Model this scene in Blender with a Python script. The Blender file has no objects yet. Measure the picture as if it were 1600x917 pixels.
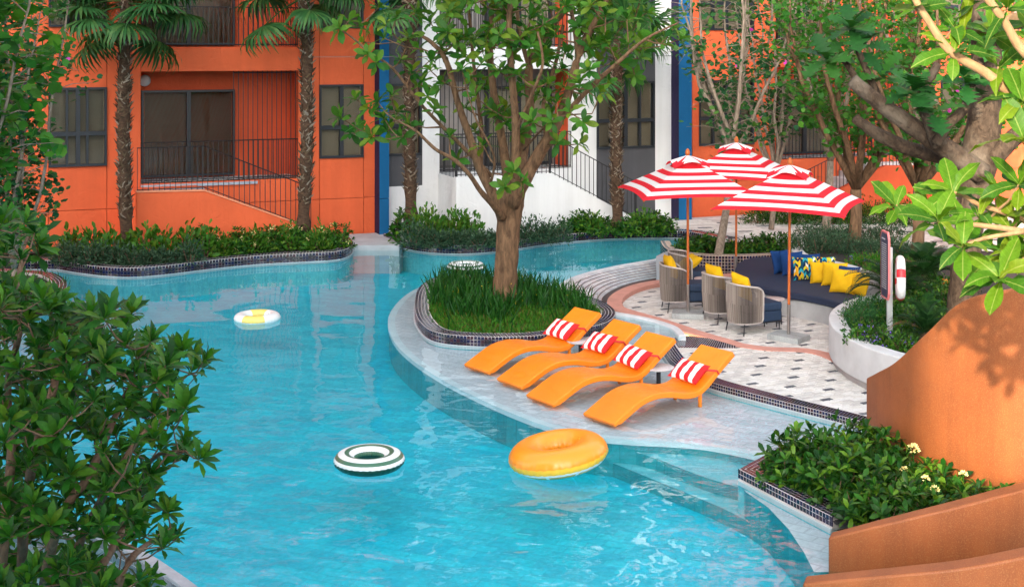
import bpy, math, random
import numpy as np
from mathutils import Vector, Matrix
# ------------------------------------------------------------------ camera, world, sun, exposure
SC = bpy.context.scene
COL = SC.collection
FPX, HZ, CX, CZ = 2000.0, 72.0, 800.0, 5.0          # focal length and horizon of the photograph (1600 x 917)
cam_d = bpy.data.cameras.new('camera'); cam = bpy.data.objects.new('camera', cam_d); COL.objects.link(cam)
cam.location = (0, 0, CZ); cam.rotation_euler = (math.radians(90), 0, 0)
cam_d.sensor_width = 36.0; cam_d.lens = 36.0 * FPX / 1600
cam_d.shift_y = -(458.5 - HZ) / 1600; cam_d.clip_start = 0.1; cam_d.clip_end = 900
SC.camera = cam
SUN_EL, SUN_H = math.radians(20), (-0.38, -0.925)
W = bpy.data.worlds.new('World'); SC.world = W; W.use_nodes = True
wn = W.node_tree; bg = wn.nodes['Background']
sky = wn.nodes.new('ShaderNodeTexSky'); sky.sky_type = 'NISHITA'; sky.sun_disc = False
sky.sun_elevation = SUN_EL; sky.sun_rotation = math.atan2(SUN_H[0], SUN_H[1])
sky.air_density = 1.0; sky.dust_density = 4.0; sky.ozone_density = 1.0
hs = wn.nodes.new('ShaderNodeHueSaturation'); hs.inputs['Saturation'].default_value = 0.38
wn.links.new(sky.outputs[0], hs.inputs['Color']); wn.links.new(hs.outputs[0], bg.inputs['Color'])
bg.inputs['Strength'].default_value = 0.15
sd = bpy.data.lights.new('sun', 'SUN'); sun = bpy.data.objects.new('sun', sd); COL.objects.link(sun)
sd.energy = 2.0; sd.angle = math.radians(0.8); sd.color = (1.0, 0.86, 0.68)
S = Vector((SUN_H[0] * math.cos(SUN_EL), SUN_H[1] * math.cos(SUN_EL), math.sin(SUN_EL)))
sun.rotation_euler = S.to_track_quat('Z', 'Y').to_euler(); sun.location = (-10, -20, 30)
SC.view_settings.view_transform = 'Standard'; SC.view_settings.look = 'None'
SC.view_settings.exposure = 2.3; SC.view_settings.gamma = 1.0
SC.render.engine = 'CYCLES'
SC.cycles.max_bounces = 10; SC.cycles.transparent_max_bounces = 16; SC.cycles.caustics_reflective = False

# ------------------------------------------------------------------ places
RND = random.Random(7)
def P(x, y, z=0.0):
    Y = (CZ - z) * FPX / (y - HZ)
    return ((x - CX) * Y / FPX, Y, z)
def at(x, y, Y):
    return Vector(((x - CX) * Y / FPX, Y, CZ - (y - HZ) * Y / FPX))
def PP(pts, z=0.0): return [P(x, y, z)[:2] for x, y in pts]
FB, FU, FN = (-3.52, 33.53), (0.930, 0.3675), (0.3675, -0.930)    # the long facade: origin, along it, out of it
def F(s, d, z): return (FB[0] + FU[0]*s + FN[0]*d, FB[1] + FU[1]*s + FN[1]*d, z)
def SX(px, d=0.0):
    k = (px - CX) / FPX; bx = FB[0] + FN[0]*d; by = FB[1] + FN[1]*d
    return (k*by - bx) / (FU[0] - k*FU[1])
def SZ(px, py, d=0.0):
    return CZ - (py - HZ) * F(SX(px, d), d, 0)[1] / FPX

def smooth(pts, n=6, closed=False):
    pts = [tuple(p) for p in pts]; N = len(pts); out = []
    rng = range(N if closed else N - 1)
    for i in rng:
        g = (lambda j: pts[j % N]) if closed else (lambda j: pts[min(max(j, 0), N - 1)])
        p0, p1, p2, p3 = g(i-1), g(i), g(i+1), g(i+2)
        for k in range(n):
            t = k / n
            out.append(tuple(0.5*((2*b) + (c-a)*t + (2*a-5*b+4*c-d)*t*t + (3*b-a-3*c+d)*t*t*t) for a, b, c, d in zip(p0, p1, p2, p3)))
    if not closed: out.append(pts[-1])
    return out

# ------------------------------------------------------------------ mesh building
def new_obj(name, mesh, parent=None):
    o = bpy.data.objects.new(name, mesh); COL.objects.link(o)
    if parent is not None: o.parent = parent
    return o
def root_loc(p):
    while p is not None and p.parent is not None: p = p.parent
    return p.location.copy() if p is not None else Vector((0, 0, 0))
def tag(o, label=None, cat=None, group=None, kind=None):
    if label: o['label'] = label
    if cat: o['category'] = cat
    if group: o['group'] = group
    if kind: o['kind'] = kind
    return o
def thing(name, label, cat, loc=(0, 0, 0), group=None):
    return tag(set_loc(new_obj(name, None), loc), label, cat, group)
def set_loc(o, loc): o.location = loc; return o
def copy_tree(o, parent=None, depth=0):
    c = o.copy(); COL.objects.link(c)
    if parent is not None: c.parent = parent
    for ch in list(o.children): copy_tree(ch, c, depth + 1)
    return c
def raw_mesh(name, v, loops, starts, mats, mi=None, smooth_=False):
    me = bpy.data.meshes.new(name)
    v = np.asarray(v, np.float32); nf = len(starts)
    me.vertices.add(len(v)); me.vertices.foreach_set('co', v.ravel())
    me.loops.add(len(loops)); me.loops.foreach_set('vertex_index', np.asarray(loops, np.int32))
    me.polygons.add(nf); me.polygons.foreach_set('loop_start', np.asarray(starts, np.int32))
    for m in (mats if isinstance(mats, (list, tuple)) else [mats]): me.materials.append(m)
    if mi is not None: me.polygons.foreach_set('material_index', np.asarray(mi, np.int32))
    me.polygons.foreach_set('use_smooth', np.full(nf, bool(smooth_)))
    me.update(calc_edges=True); me.validate()
    return me
class MB:
    def __init__(s): s.v, s.f, s.m = [], [], []
    def add(s, vs, fs, m=0):
        b = len(s.v); s.v += [tuple(p) for p in vs]
        s.f += [tuple(b + i for i in f) for f in fs]; s.m += [m] * len(fs)
    def hexa(s, p, m=0):      # 4 bottom then 4 top, counter-clockwise from above
        s.add(p, [(3, 2, 1, 0), (4, 5, 6, 7), (0, 1, 5, 4), (1, 2, 6, 5), (2, 3, 7, 6), (3, 0, 4, 7)], m)
    def box(s, c, sz, rz=0.0, m=0):
        cs, sn = math.cos(rz), math.sin(rz); hx, hy, hz = sz[0]/2, sz[1]/2, sz[2]/2; p = []
        for z in (-hz, hz):
            for x, y in ((-hx, -hy), (hx, -hy), (hx, hy), (-hx, hy)):
                p.append((c[0] + x*cs - y*sn, c[1] + x*sn + y*cs, c[2] + z))
        s.hexa(p, m)
    def fbox(s, s0, s1, d0, d1, z0, z1, m=0):   # box in facade coordinates, d1 is the outer face
        s.hexa([F(s0, d1, z0), F(s1, d1, z0), F(s1, d0, z0), F(s0, d0, z0), F(s0, d1, z1), F(s1, d1, z1), F(s1, d0, z1), F(s0, d0, z1)], m)
    def fslab(s, poly, d0, d1, m=0):            # polygon (s,z) extruded from d0 out to d1
        n = len(poly); a = [F(p[0], d1, p[1]) for p in poly] + [F(p[0], d0, p[1]) for p in poly]
        s.add(a, [tuple(range(n)), tuple(range(2*n-1, n-1, -1))] + [(i, i+n, (i+1) % n + n, (i+1) % n) for i in range(n)], m)
    def prism(s, poly, z0, z1, m=0):
        if sum(a[0]*b[1] - b[0]*a[1] for a, b in zip(poly, list(poly[1:]) + [poly[0]])) < 0: poly = list(poly)[::-1]
        n = len(poly); a = [(p[0], p[1], z0) for p in poly] + [(p[0], p[1], z1) for p in poly]
        s.add(a, [tuple(range(n-1, -1, -1)), tuple(range(n, 2*n))] + [(i, (i+1) % n, (i+1) % n + n, i+n) for i in range(n)], m)
    def tube(s, pts, r, n=8, m=0, caps=True, wob=0.0):
        pts = [Vector(p) for p in pts]; N = len(pts)
        if not isinstance(r, (list, tuple)): r = [r] * N
        up = Vector((0.31, 0.17, 0.93)); rings = []; b = len(s.v)
        for i, p in enumerate(pts):
            t = (pts[min(i+1, N-1)] - pts[max(i-1, 0)]).normalized()
            x = t.cross(up)
            if x.length < 1e-3: x = t.cross(Vector((1, 0, 0)))
            x.normalize(); y = t.cross(x).normalized(); up = x.cross(t) if False else up
            for k in range(n):
                a = 2*math.pi*k/n; rr = r[i] * (1 + (wob*(RND.random()-.5) if wob else 0))
                s.v.append(tuple(p + x*math.cos(a)*rr + y*math.sin(a)*rr))
        for i in range(N-1):
            for k in range(n):
                q = b + i*n; k2 = (k+1) % n
                s.f.append((q+k, q+k+n, q+k2+n, q+k2)); s.m.append(m)
        if caps:
            s.f.append(tuple(b + k for k in range(n))); s.m.append(m)
            s.f.append(tuple(b + (N-1)*n + k for k in range(n-1, -1, -1))); s.m.append(m)
    def lathe(s, prof, n=24, c=(0, 0, 0), m=0):
        b = len(s.v)
        for r, z in prof:
            for k in range(n):
                a = 2*math.pi*k/n; s.v.append((c[0]+r*math.cos(a), c[1]+r*math.sin(a), c[2]+z))
        for i in range(len(prof)-1):
            for k in range(n):
                k2 = (k+1) % n; s.f.append((b+i*n+k, b+i*n+k2, b+(i+1)*n+k2, b+(i+1)*n+k)); s.m.append(m)
        s.f.append(tuple(b+k for k in range(n-1, -1, -1))); s.f.append(tuple(b+(len(prof)-1)*n+k for k in range(n))); s.m += [m, m]
    def sweep(s, path, prof, closed=False, m=0):   # prof: (offset to the left of the path, z) counter-clockwise loop seen along the path
        N, K = len(path), len(prof); b = len(s.v)
        for i, (x, y, nx, ny, k) in enumerate(normals(path, closed)):
            for o, z in prof: s.v.append((x + nx*o*k, y + ny*o*k, z))
        for i in range(N if closed else N-1):
            j = (i+1) % N
            for k in range(K):
                k2 = (k+1) % K; s.f.append((b+i*K+k, b+i*K+k2, b+j*K+k2, b+j*K+k)); s.m.append(m)
        if not closed:
            s.f.append(tuple(b+k for k in range(K-1, -1, -1))); s.f.append(tuple(b+(N-1)*K+k for k in range(K))); s.m += [m, m]
    def build(s, name, mats, parent=None, smooth_=False, bevel=0.0, seg=2, angle=None):
        v = s.v
        if parent is not None:
            L = root_loc(parent); v = [(p[0]-L.x, p[1]-L.y, p[2]-L.z) for p in v]
        loops = [i for f in s.f for i in f]; starts = np.cumsum([0] + [len(f) for f in s.f])[:-1]
        me = raw_mesh(name, v, loops, starts, mats, s.m, smooth_)
        o = new_obj(name, me, parent)
        if bevel:
            b = o.modifiers.new('bevel', 'BEVEL'); b.width = bevel; b.segments = seg; b.limit_method = 'ANGLE'; b.angle_limit = math.radians(35)
        if angle is not None:
            me.polygons.foreach_set('use_smooth', np.full(len(me.polygons), True))
            me.set_sharp_from_angle(angle=math.radians(angle))
        return o
def normals(path, closed=False):
    N = len(path); out = []
    for i in range(N):
        a = path[(i-1) % N] if closed or i > 0 else None; b = path[(i+1) % N] if closed or i < N-1 else None
        p = path[i]; d1 = d2 = None
        if a is not None: d1 = (p[0]-a[0], p[1]-a[1])
        if b is not None: d2 = (b[0]-p[0], b[1]-p[1])
        d1 = d1 or d2; d2 = d2 or d1
        l1 = math.hypot(*d1) or 1; l2 = math.hypot(*d2) or 1
        n1 = (-d1[1]/l1, d1[0]/l1); n2 = (-d2[1]/l2, d2[0]/l2)
        nx, ny = n1[0]+n2[0], n1[1]+n2[1]; l = math.hypot(nx, ny) or 1; nx /= l; ny /= l
        k = 1.0 / max(0.45, nx*n1[0] + ny*n1[1]); out.append((p[0], p[1], nx, ny, min(k, 1.6)))
    return out
def resample(path, step, closed=False):
    pts = list(path) + ([path[0]] if closed else []); out = []; carry = 0.0
    for a, b in zip(pts, pts[1:]):
        L = math.hypot(b[0]-a[0], b[1]-a[1])
        if L < 1e-6: continue
        t = carry
        while t < L:
            out.append((a[0]+(b[0]-a[0])*t/L, a[1]+(b[1]-a[1])*t/L, (b[0]-a[0])/L, (b[1]-a[1])/L)); t += step
        carry = t - L
    return out
def inst(name, tv, tf, R, T, mats, parent=None, smooth_=False, mi=None):
    """one mesh from many copies of a template: R (N,3,3) rows = images of x,y,z axes (scaled), T (N,3)"""
    tv = np.asarray(tv, float); R = np.asarray(R, float); T = np.asarray(T, float); N, K = len(T), len(tv)
    if N == 0: return None
    if parent is not None: L = root_loc(parent); T = T - np.array(L)
    v = (np.einsum('ki,nij->nkj', tv, R) + T[:, None, :]).reshape(-1, 3)
    tl = np.array([i for f in tf for i in f]); ts = np.cumsum([0] + [len(f) for f in tf])[:-1]
    loops = (tl[None, :] + (np.arange(N)*K)[:, None]).ravel(); starts = (ts[None, :] + (np.arange(N)*len(tl))[:, None]).ravel()
    m = None if mi is None else (np.tile(mi, N) if len(mi) == len(tf) else np.repeat(mi, len(tf)))
    return new_obj(name, raw_mesh(name, v, loops, starts, mats, m, smooth_), parent)
def frames(d, up, scale, width=None):
    """leaf frames: y axis along d, z axis near up"""
    d = np.asarray(d, float); d = d / np.linalg.norm(d, axis=1, keepdims=True)
    up = np.asarray(up, float); x = np.cross(d, up); l = np.linalg.norm(x, axis=1, keepdims=True)
    x = np.where(l < 1e-4, np.array([[1.0, 0, 0]]), x / np.maximum(l, 1e-4)); z = np.cross(x, d)
    sc = np.asarray(scale, float).reshape(-1, 1); w = sc if width is None else sc * np.asarray(width, float).reshape(-1, 1)
    return np.stack([x*w, d*sc, z*sc], axis=1)

# ------------------------------------------------------------------ materials
MATS = {}
class NT:
    def __init__(s, name):
        s.m = bpy.data.materials.new(name); s.m.use_nodes = True; s.t = s.m.node_tree
        s.p = s.t.nodes['Principled BSDF']; s.o = s.t.nodes['Material Output']; MATS[name] = s.m
    def n(s, typ, **kw):
        nd = s.t.nodes.new('ShaderNode' + typ)
        for k, v in kw.items():
            if k in nd.inputs.keys() if isinstance(k, str) else False: nd.inputs[k].default_value = v
            elif hasattr(nd, k): setattr(nd, k, v)
        return nd
    def set(s, nd, **kw):
        for k, v in kw.items(): nd.inputs[k.replace('_', ' ')].default_value = v
        return nd
    def l(s, a, b): s.t.links.new(a, b)
    def coord(s, which='Object', scale=None):
        c = s.t.nodes.new('ShaderNodeTexCoord').outputs[which]
        if scale is not None:
            mp = s.t.nodes.new('ShaderNodeMapping'); mp.inputs['Scale'].default_value = scale; s.l(c, mp.inputs[0]); c = mp.outputs[0]
        return c
    def noise(s, scale, detail=4, rough=.55, vec=None, dist=0.0):
        nd = s.t.nodes.new('ShaderNodeTexNoise'); nd.inputs['Scale'].default_value = scale; nd.inputs['Detail'].default_value = detail
        nd.inputs['Roughness'].default_value = rough; nd.inputs['Distortion'].default_value = dist
        if vec is not None: s.l(vec, nd.inputs['Vector'])
        return nd
    def ramp(s, fac, stops, interp='LINEAR'):
        r = s.t.nodes.new('ShaderNodeValToRGB'); e = r.color_ramp.elements; r.color_ramp.interpolation = interp
        while len(e) < len(stops): e.new(0.5)
        for i, (p, c) in enumerate(stops): e[i].position = p; e[i].color = (*c, 1) if len(c) == 3 else c
        s.l(fac, r.inputs[0]); return r.outputs[0]
    def bump(s, h, strength=.3, dist=.01):
        b = s.t.nodes.new('ShaderNodeBump'); b.inputs['Strength'].default_value = strength; b.inputs['Distance'].default_value = dist
        s.l(h, b.inputs['Height']); s.l(b.outputs[0], s.p.inputs['Normal']); return b
    def math(s, op, a, b=None):
        m = s.t.nodes.new('ShaderNodeMath'); m.operation = op
        for i, q in enumerate((a, b)):
            if q is None: continue
            if isinstance(q, (int, float)): m.inputs[i].default_value = q
            else: s.l(q, m.inputs[i])
        return m.outputs[0]
    def mix(s, fac, a, b, blend='MIX'):
        m = s.t.nodes.new('ShaderNodeMix'); m.data_type = 'RGBA'; m.blend_type = blend
        for q, k in ((fac, 0), (a, 6), (b, 7)):
            if isinstance(q, (int, float)): m.inputs[k].default_value = q
            elif isinstance(q, tuple): m.inputs[k].default_value = (*q, 1) if len(q) == 3 else q
            else: s.l(q, m.inputs[k])
        return m.outputs[2]
def mulc(c, k): return tuple(min(1.0, x*k) for x in c)
def plain(name, col, rough=.6, var=.12, scale=4.0, bump=0.0, bscale=40.0, bdist=.004, metal=0.0, spec=.5, coat=0.0, detail=5):
    t = NT(name); co = t.coord()
    n = t.noise(scale, detail, .6, co)
    t.l(t.ramp(n.outputs[0], [(.3, mulc(col, 1-var)), (.7, mulc(col, 1+var))]), t.p.inputs['Base Color'])
    t.p.inputs['Roughness'].default_value = rough; t.p.inputs['Metallic'].default_value = metal; t.p.inputs['Specular IOR Level'].default_value = spec
    t.p.inputs['Coat Weight'].default_value = coat
    if bump: t.bump(t.noise(bscale, 4, .6, co).outputs[0], bump, bdist)
    return t.m
def plaster(name, col, var=.1):
    t = NT(name); co = t.coord()
    n1 = t.noise(.6, 5, .6, co); n2 = t.noise(3.2, 3, .6, co, 1.8); n3 = t.noise(60, 2, .5, co)
    c = t.ramp(n1.outputs[0], [(.25, mulc(col, 1-var)), (.75, mulc(col, 1+var))])
    st = t.noise(1.0, 5, .65, t.coord('Object', (2.6, 2.6, .16))); c = t.mix(1.0, c, t.ramp(st.outputs[0], [(.30, (.93, .925, .92)), (.62, (1.03, 1.03, 1.03))]), 'MULTIPLY')
    t.l(c, t.p.inputs['Base Color']); t.p.inputs['Roughness'].default_value = .75; t.p.inputs['Specular IOR Level'].default_value = .25
    h = t.math('ADD', t.math('MULTIPLY', n2.outputs[0], 1.0), t.math('MULTIPLY', n3.outputs[0], .18))
    t.bump(h, .6, .03); return t.m
def terrazzo(name, col, chip, dark):
    t = NT(name); co = t.coord(); n = t.noise(95, 2, .6, co); n1 = t.noise(2.2, 5, .65, co); n2 = t.noise(320, 1, .5, co)
    base = t.ramp(n1.outputs[0], [(.3, mulc(col, .82)), (.7, mulc(col, 1.15))])
    sk = t.noise(1.0, 6, .7, t.coord('Object', (3.2, 3.2, .35))); base = t.mix(1.0, base, t.ramp(sk.outputs[0], [(.34, (.80, .77, .75)), (.58, (1.04, 1.04, 1.04))]), 'MULTIPLY')
    c = t.mix(t.ramp(n.outputs[0], [(.52, (0, 0, 0)), (.64, (.48, .48, .48))]), base, chip)
    c = t.mix(t.ramp(n2.outputs[0], [(.58, (0, 0, 0)), (.7, (.6, .6, .6))]), c, dark)
    t.l(c, t.p.inputs['Base Color']); t.p.inputs['Roughness'].default_value = .62; t.bump(n.outputs[0], .25, .003); return t.m
def island(name, cols, rough=.3, spec=.5, bump=0.0, var=0.0):
    """colour picked at random for every separate piece"""
    t = NT(name); g = t.t.nodes.new('ShaderNodeNewGeometry'); oi = t.t.nodes.new('ShaderNodeObjectInfo')
    r = t.math('FRACT', t.math('ADD', g.outputs['Random Per Island'], oi.outputs['Random']))
    k = len(cols); c = t.ramp(r, [(i/k, cc) for i, cc in enumerate(cols)], 'CONSTANT')
    if var:
        n = t.noise(9, 4, .6, t.coord()); c = t.mix(1.0, c, t.ramp(n.outputs[0], [(.3, (1-var,)*3), (.7, (1,)*3)]), 'MULTIPLY')
    t.l(c, t.p.inputs['Base Color']); t.p.inputs['Roughness'].default_value = rough; t.p.inputs['Specular IOR Level'].default_value = spec
    if bump: t.bump(t.noise(60, 3, .6, t.coord()).outputs[0], bump, .004)
    return t.m
def leafm(name, cols, rough=.4, trans=.35, tcol=None, spec=.22):
    rough += .08
    t = NT(name); g = t.t.nodes.new('ShaderNodeNewGeometry'); oi = t.t.nodes.new('ShaderNodeObjectInfo')
    r = t.math('FRACT', t.math('ADD', g.outputs['Random Per Island'], t.math('MULTIPLY', oi.outputs['Random'], 7.31)))
    k = len(cols); c = t.ramp(r, [((i+.5)/k, mulc(cc, .74)) for i, cc in enumerate(cols)])
    n = t.noise(6, 3, .6, t.coord()); c = t.mix(1.0, c, t.ramp(n.outputs[0], [(.3, (.75,)*3), (.7, (1.15,)*3)]), 'MULTIPLY')
    t.l(c, t.p.inputs['Base Color']); t.p.inputs['Roughness'].default_value = rough; t.p.inputs['Specular IOR Level'].default_value = spec
    tr = t.t.nodes.new('ShaderNodeBsdfTranslucent'); mx = t.t.nodes.new('ShaderNodeMixShader'); mx.inputs[0].default_value = trans
    tc = t.mix(1.0, c, tcol or (1.5, 1.45, .5), 'MULTIPLY'); t.l(tc, tr.inputs[0])
    t.l(t.p.outputs[0], mx.inputs[1]); t.l(tr.outputs[0], mx.inputs[2]); t.l(mx.outputs[0], t.o.inputs[0]); return t.m
def bark(name, c1, c2, sc=(6, 6, 1.5), bump=.8, patch=None):
    t = NT(name); co = t.coord('Object', sc); n = t.noise(3.0, 6, .65, co, .6); n2 = t.noise(1.1, 4, .6, t.coord())
    c = t.ramp(n.outputs[0], [(.32, c1), (.68, c2)])
    if patch: c = t.mix(t.ramp(n2.outputs[0], [(.52, (0, 0, 0)), (.64, (.8, .8, .8))]), c, patch)
    t.l(c, t.p.inputs['Base Color']); t.p.inputs['Roughness'].default_value = .85; t.p.inputs['Specular IOR Level'].default_value = .2
    t.bump(n.outputs[0], bump, .03); return t.m

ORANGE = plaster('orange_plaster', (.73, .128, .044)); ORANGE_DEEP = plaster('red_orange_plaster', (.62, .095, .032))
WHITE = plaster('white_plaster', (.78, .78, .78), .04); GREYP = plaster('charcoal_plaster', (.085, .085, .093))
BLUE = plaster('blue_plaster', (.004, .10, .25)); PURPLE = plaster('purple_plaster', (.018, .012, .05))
FRAME = plain('dark_window_frame', (.010, .014, .021), .4, .1)
WBLIND = plain('taupe_window_blind', (.36, .275, .18), .8, .08, 1.2, .2, 120)
BLIND = plain('brown_roller_blind', (.56, .45, .32), .8, .06, 2.0, .2, 120)
CURTAIN = plain('grey_curtain', (.33, .31, .29), .9, .12, 1.5)
DARKIN = plain('dark_interior', (.02, .02, .022), .9)
IRON = plain('black_iron', (.012, .012, .014), .45, .1)
CONC = plain('pale_concrete', (.52, .52, .52), .8, .10, 3.0, .25, 30)
GREYSTONE = plain('grey_step_stone', (.42, .43, .45), .75, .14, 3.0, .2, 25)
PINK = plain('pink_terracotta', (.56, .27, .21), .75, .12, 6.0, .3, 60)
GROUT = plain('pale_grout', (.50, .46, .44), .8, .08)
TILE = island('navy_mosaic_tile', [(.010, .013, .045), (.02, .012, .02), (.045, .012, .022), (.008, .012, .06), (.014, .014, .02), (.03, .02, .05)], .12, .6)
SOIL = plain('dark_soil', (.022, .018, .015), .95, .4, 12, .8, 40, .03)
def pebble_mat(): return island('black_pebble', [(.02, .021, .025), (.035, .035, .04), (.014, .014, .018), (.05, .05, .055)], .55)
PEBBLE = pebble_mat()
def glassm():
    t = NT('window_glass'); fr = t.t.nodes.new('ShaderNodeFresnel'); fr.inputs[0].default_value = 1.3
    a = t.t.nodes.new('ShaderNodeBsdfTransparent'); a.inputs[0].default_value = (.82, .84, .84, 1); b = t.t.nodes.new('ShaderNodeBsdfGlossy'); b.inputs['Roughness'].default_value = .02
    m = t.t.nodes.new('ShaderNodeMixShader'); t.l(fr.outputs[0], m.inputs[0]); t.l(a.outputs[0], m.inputs[1]); t.l(b.outputs[0], m.inputs[2]); t.l(m.outputs[0], t.o.inputs[0]); return t.m
GLASS = glassm()
def waterm():
    t = NT('pool_water'); co = t.coord()
    m1 = t.t.nodes.new('ShaderNodeMapping'); m1.inputs['Scale'].default_value = (.75, 1.0, 1); t.l(co, m1.inputs[0])
    n1 = t.noise(1.15, 1, .35, m1.outputs[0], .3); n2 = t.noise(3.1, 1, .4, m1.outputs[0], .4); n3 = t.noise(9.0, 1, .4, m1.outputs[0], .2)
    # livelier ripples towards the near end of the pool
    sx = t.t.nodes.new('ShaderNodeSeparateXYZ'); t.l(co, sx.inputs[0])
    mr = t.t.nodes.new('ShaderNodeMapRange'); mr.inputs[1].default_value = 11; mr.inputs[2].default_value = 24; mr.inputs[3].default_value = 1.0; mr.inputs[4].default_value = .12; t.l(sx.outputs[1], mr.inputs[0])
    h = t.math('ADD', t.math('MULTIPLY', n1.outputs[0], 1.0), t.math('MULTIPLY', t.math('MULTIPLY', t.math('ADD', n2.outputs[0], t.math('MULTIPLY', n3.outputs[0], .12)), .42), mr.outputs[0]))
    b = t.t.nodes.new('ShaderNodeBump'); b.inputs['Strength'].default_value = 1.0; b.inputs['Distance'].default_value = .016; t.l(h, b.inputs['Height'])
    t.l(t.math('MULTIPLY', t.math('ADD', mr.outputs[0], .11), .070), b.inputs['Distance'])
    ge = t.t.nodes.new('ShaderNodeNewGeometry'); fr = t.t.nodes.new('ShaderNodeFresnel'); t.l(t.math('ADD', t.math('MULTIPLY', ge.outputs['Backfacing'], 1/1.33 - 1.33), 1.33), fr.inputs[0]); t.l(b.outputs[0], fr.inputs['Normal'])
    tr = t.t.nodes.new('ShaderNodeBsdfTransparent'); tr.inputs[0].default_value = (.85, .985, 1.0, 1)
    gl = t.t.nodes.new('ShaderNodeBsdfGlossy'); gl.inputs['Roughness'].default_value = 0.0; t.l(b.outputs[0], gl.inputs['Normal'])
    mx = t.t.nodes.new('ShaderNodeMixShader'); t.l(fr.outputs[0], mx.inputs[0]); t.l(tr.outputs[0], mx.inputs[1]); t.l(gl.outputs[0], mx.inputs[2]); t.l(mx.outputs[0], t.o.inputs[0]); return t.m
WATER = waterm()
def tilefloor(name, c1, c2, grout, bw, bh, rot=0.0, wob=.06, mortar=.012, rough=.4):
    t = NT(name); co = t.coord(); n = t.noise(1.6, 2, .5, co)
    va = t.t.nodes.new('ShaderNodeVectorMath'); va.operation = 'MULTIPLY_ADD'; t.l(n.outputs['Color'], va.inputs[0]); va.inputs[1].default_value = (wob, wob, 0); t.l(co, va.inputs[2])
    mp = t.t.nodes.new('ShaderNodeMapping'); mp.inputs['Rotation'].default_value = (0, 0, rot); t.l(va.outputs[0], mp.inputs[0])
    b = t.t.nodes.new('ShaderNodeTexBrick'); t.l(mp.outputs[0], b.inputs[0]); b.inputs['Scale'].default_value = 1
    b.inputs['Color1'].default_value = (*c1, 1); b.inputs['Color2'].default_value = (*c2, 1); b.inputs['Mortar'].default_value = (*grout, 1)
    b.inputs['Mortar Size'].default_value = mortar; b.inputs['Brick Width'].default_value = bw; b.inputs['Row Height'].default_value = bh; b.inputs['Bias'].default_value = 0
    n2 = t.noise(14, 5, .65, va.outputs[0]); c = t.mix(1.0, b.outputs[0], t.ramp(n2.outputs[0], [(.3, (.82,)*3), (.7, (1.1,)*3)]), 'MULTIPLY')
    t.l(c, t.p.inputs['Base Color']); t.p.inputs['Roughness'].default_value = rough; return t.m
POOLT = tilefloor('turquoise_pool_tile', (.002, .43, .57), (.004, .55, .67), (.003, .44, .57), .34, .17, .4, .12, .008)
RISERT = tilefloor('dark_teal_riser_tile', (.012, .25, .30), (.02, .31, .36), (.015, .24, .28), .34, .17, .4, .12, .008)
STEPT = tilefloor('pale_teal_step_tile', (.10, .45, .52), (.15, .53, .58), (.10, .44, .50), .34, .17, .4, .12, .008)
SHELFT = tilefloor('grey_marble_shelf_tile', (.56, .54, .58), (.67, .63, .66), (.50, .47, .51), .34, .17, .66, .02)
WHITEBRICK = island('white_marble_brick', [(.66, .65, .66), (.74, .73, .74), (.60, .60, .62), (.70, .67, .66), (.56, .56, .60)], .35, .5, .2, .15)
PAVE = island('white_stone_paver', [(.64, .61, .57), (.72, .70, .66), (.60, .58, .55), (.69, .66, .61), (.56, .53, .50), (.74, .72, .69)], .7, .3, .35, .22)
PAVED = island('dark_stone_paver', [(.10, .11, .125), (.15, .155, .165), (.08, .085, .10)], .7, .3, .35, .2)
TERRA = terrazzo('orange_washed_terrazzo', (.285, .077, .016), (.38, .165, .06), (.15, .033, .009))
# ------------------------------------------------------------------ ground, pool, banks
def struct(name, mb, mat, **k): return tag(mb.build(name, mat, **k), kind='structure')
g = MB(); g.add([(-300, -200, -1.3), (300, -200, -1.3), (300, 400, -1.3), (-300, 400, -1.3)], [(0, 1, 2, 3)]); struct('ground', g, SOIL)
# traced outlines (photograph pixels on a known level -> plan)
FL = smooth(PP([(40, 421), (88, 421), (120, 426), (160, 431), (205, 433), (250, 430), (300, 424), (360, 417), (420, 412), (480, 409), (525, 406), (545, 400), (551, 391), (543, 382), (520, 377)]), 6)
FC = smooth(PP([(600, 377), (622, 385), (650, 392), (690, 396), (740, 396), (800, 390), (840, 384), (880, 379), (920, 375.5), (960, 373), (1010, 372), (1060, 372), (1095, 377), (1125, 384)]), 6)
NC = smooth(PP([(1031, 545), (1040, 560), (1052, 575), (1075, 591), (1113, 608), (1200, 632), (1290, 655), (1362, 674)]), 6)
RIM = smooth(PP([(1072, 526), (1058, 513), (1030, 503), (1000, 496), (960, 489), (925, 481), (896, 470), (881, 459), (884, 447), (900, 437), (930, 427), (975, 417), (1034, 407)]), 8)
IS = smooth(PP([(655, 462), (648, 490), (655, 515), (680, 534), (740, 541), (820, 541), (880, 534), (940, 521), (960, 508), (957, 495), (930, 480), (880, 466), (830, 455), (780, 447), (720, 442), (680, 446)]), 6, True)
PL = PP([(1300, 826), (1155, 750)]) + PP([(1216, 716)]) + [(4.5, 15.62)]        # near planter, water side on the left walking this way
LB = smooth(PP([(-260, 424), (-60, 428), (60, 434), (97, 444), (104, 460), (84, 480), (40, 496), (-120, 520)]), 6)
BR = smooth(PP([(-160, 800), (-40, 803), (60, 810), (140, 832), (205, 863), (255, 895), (300, 930), (345, 985), (380, 1060)], .12), 6)

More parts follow.
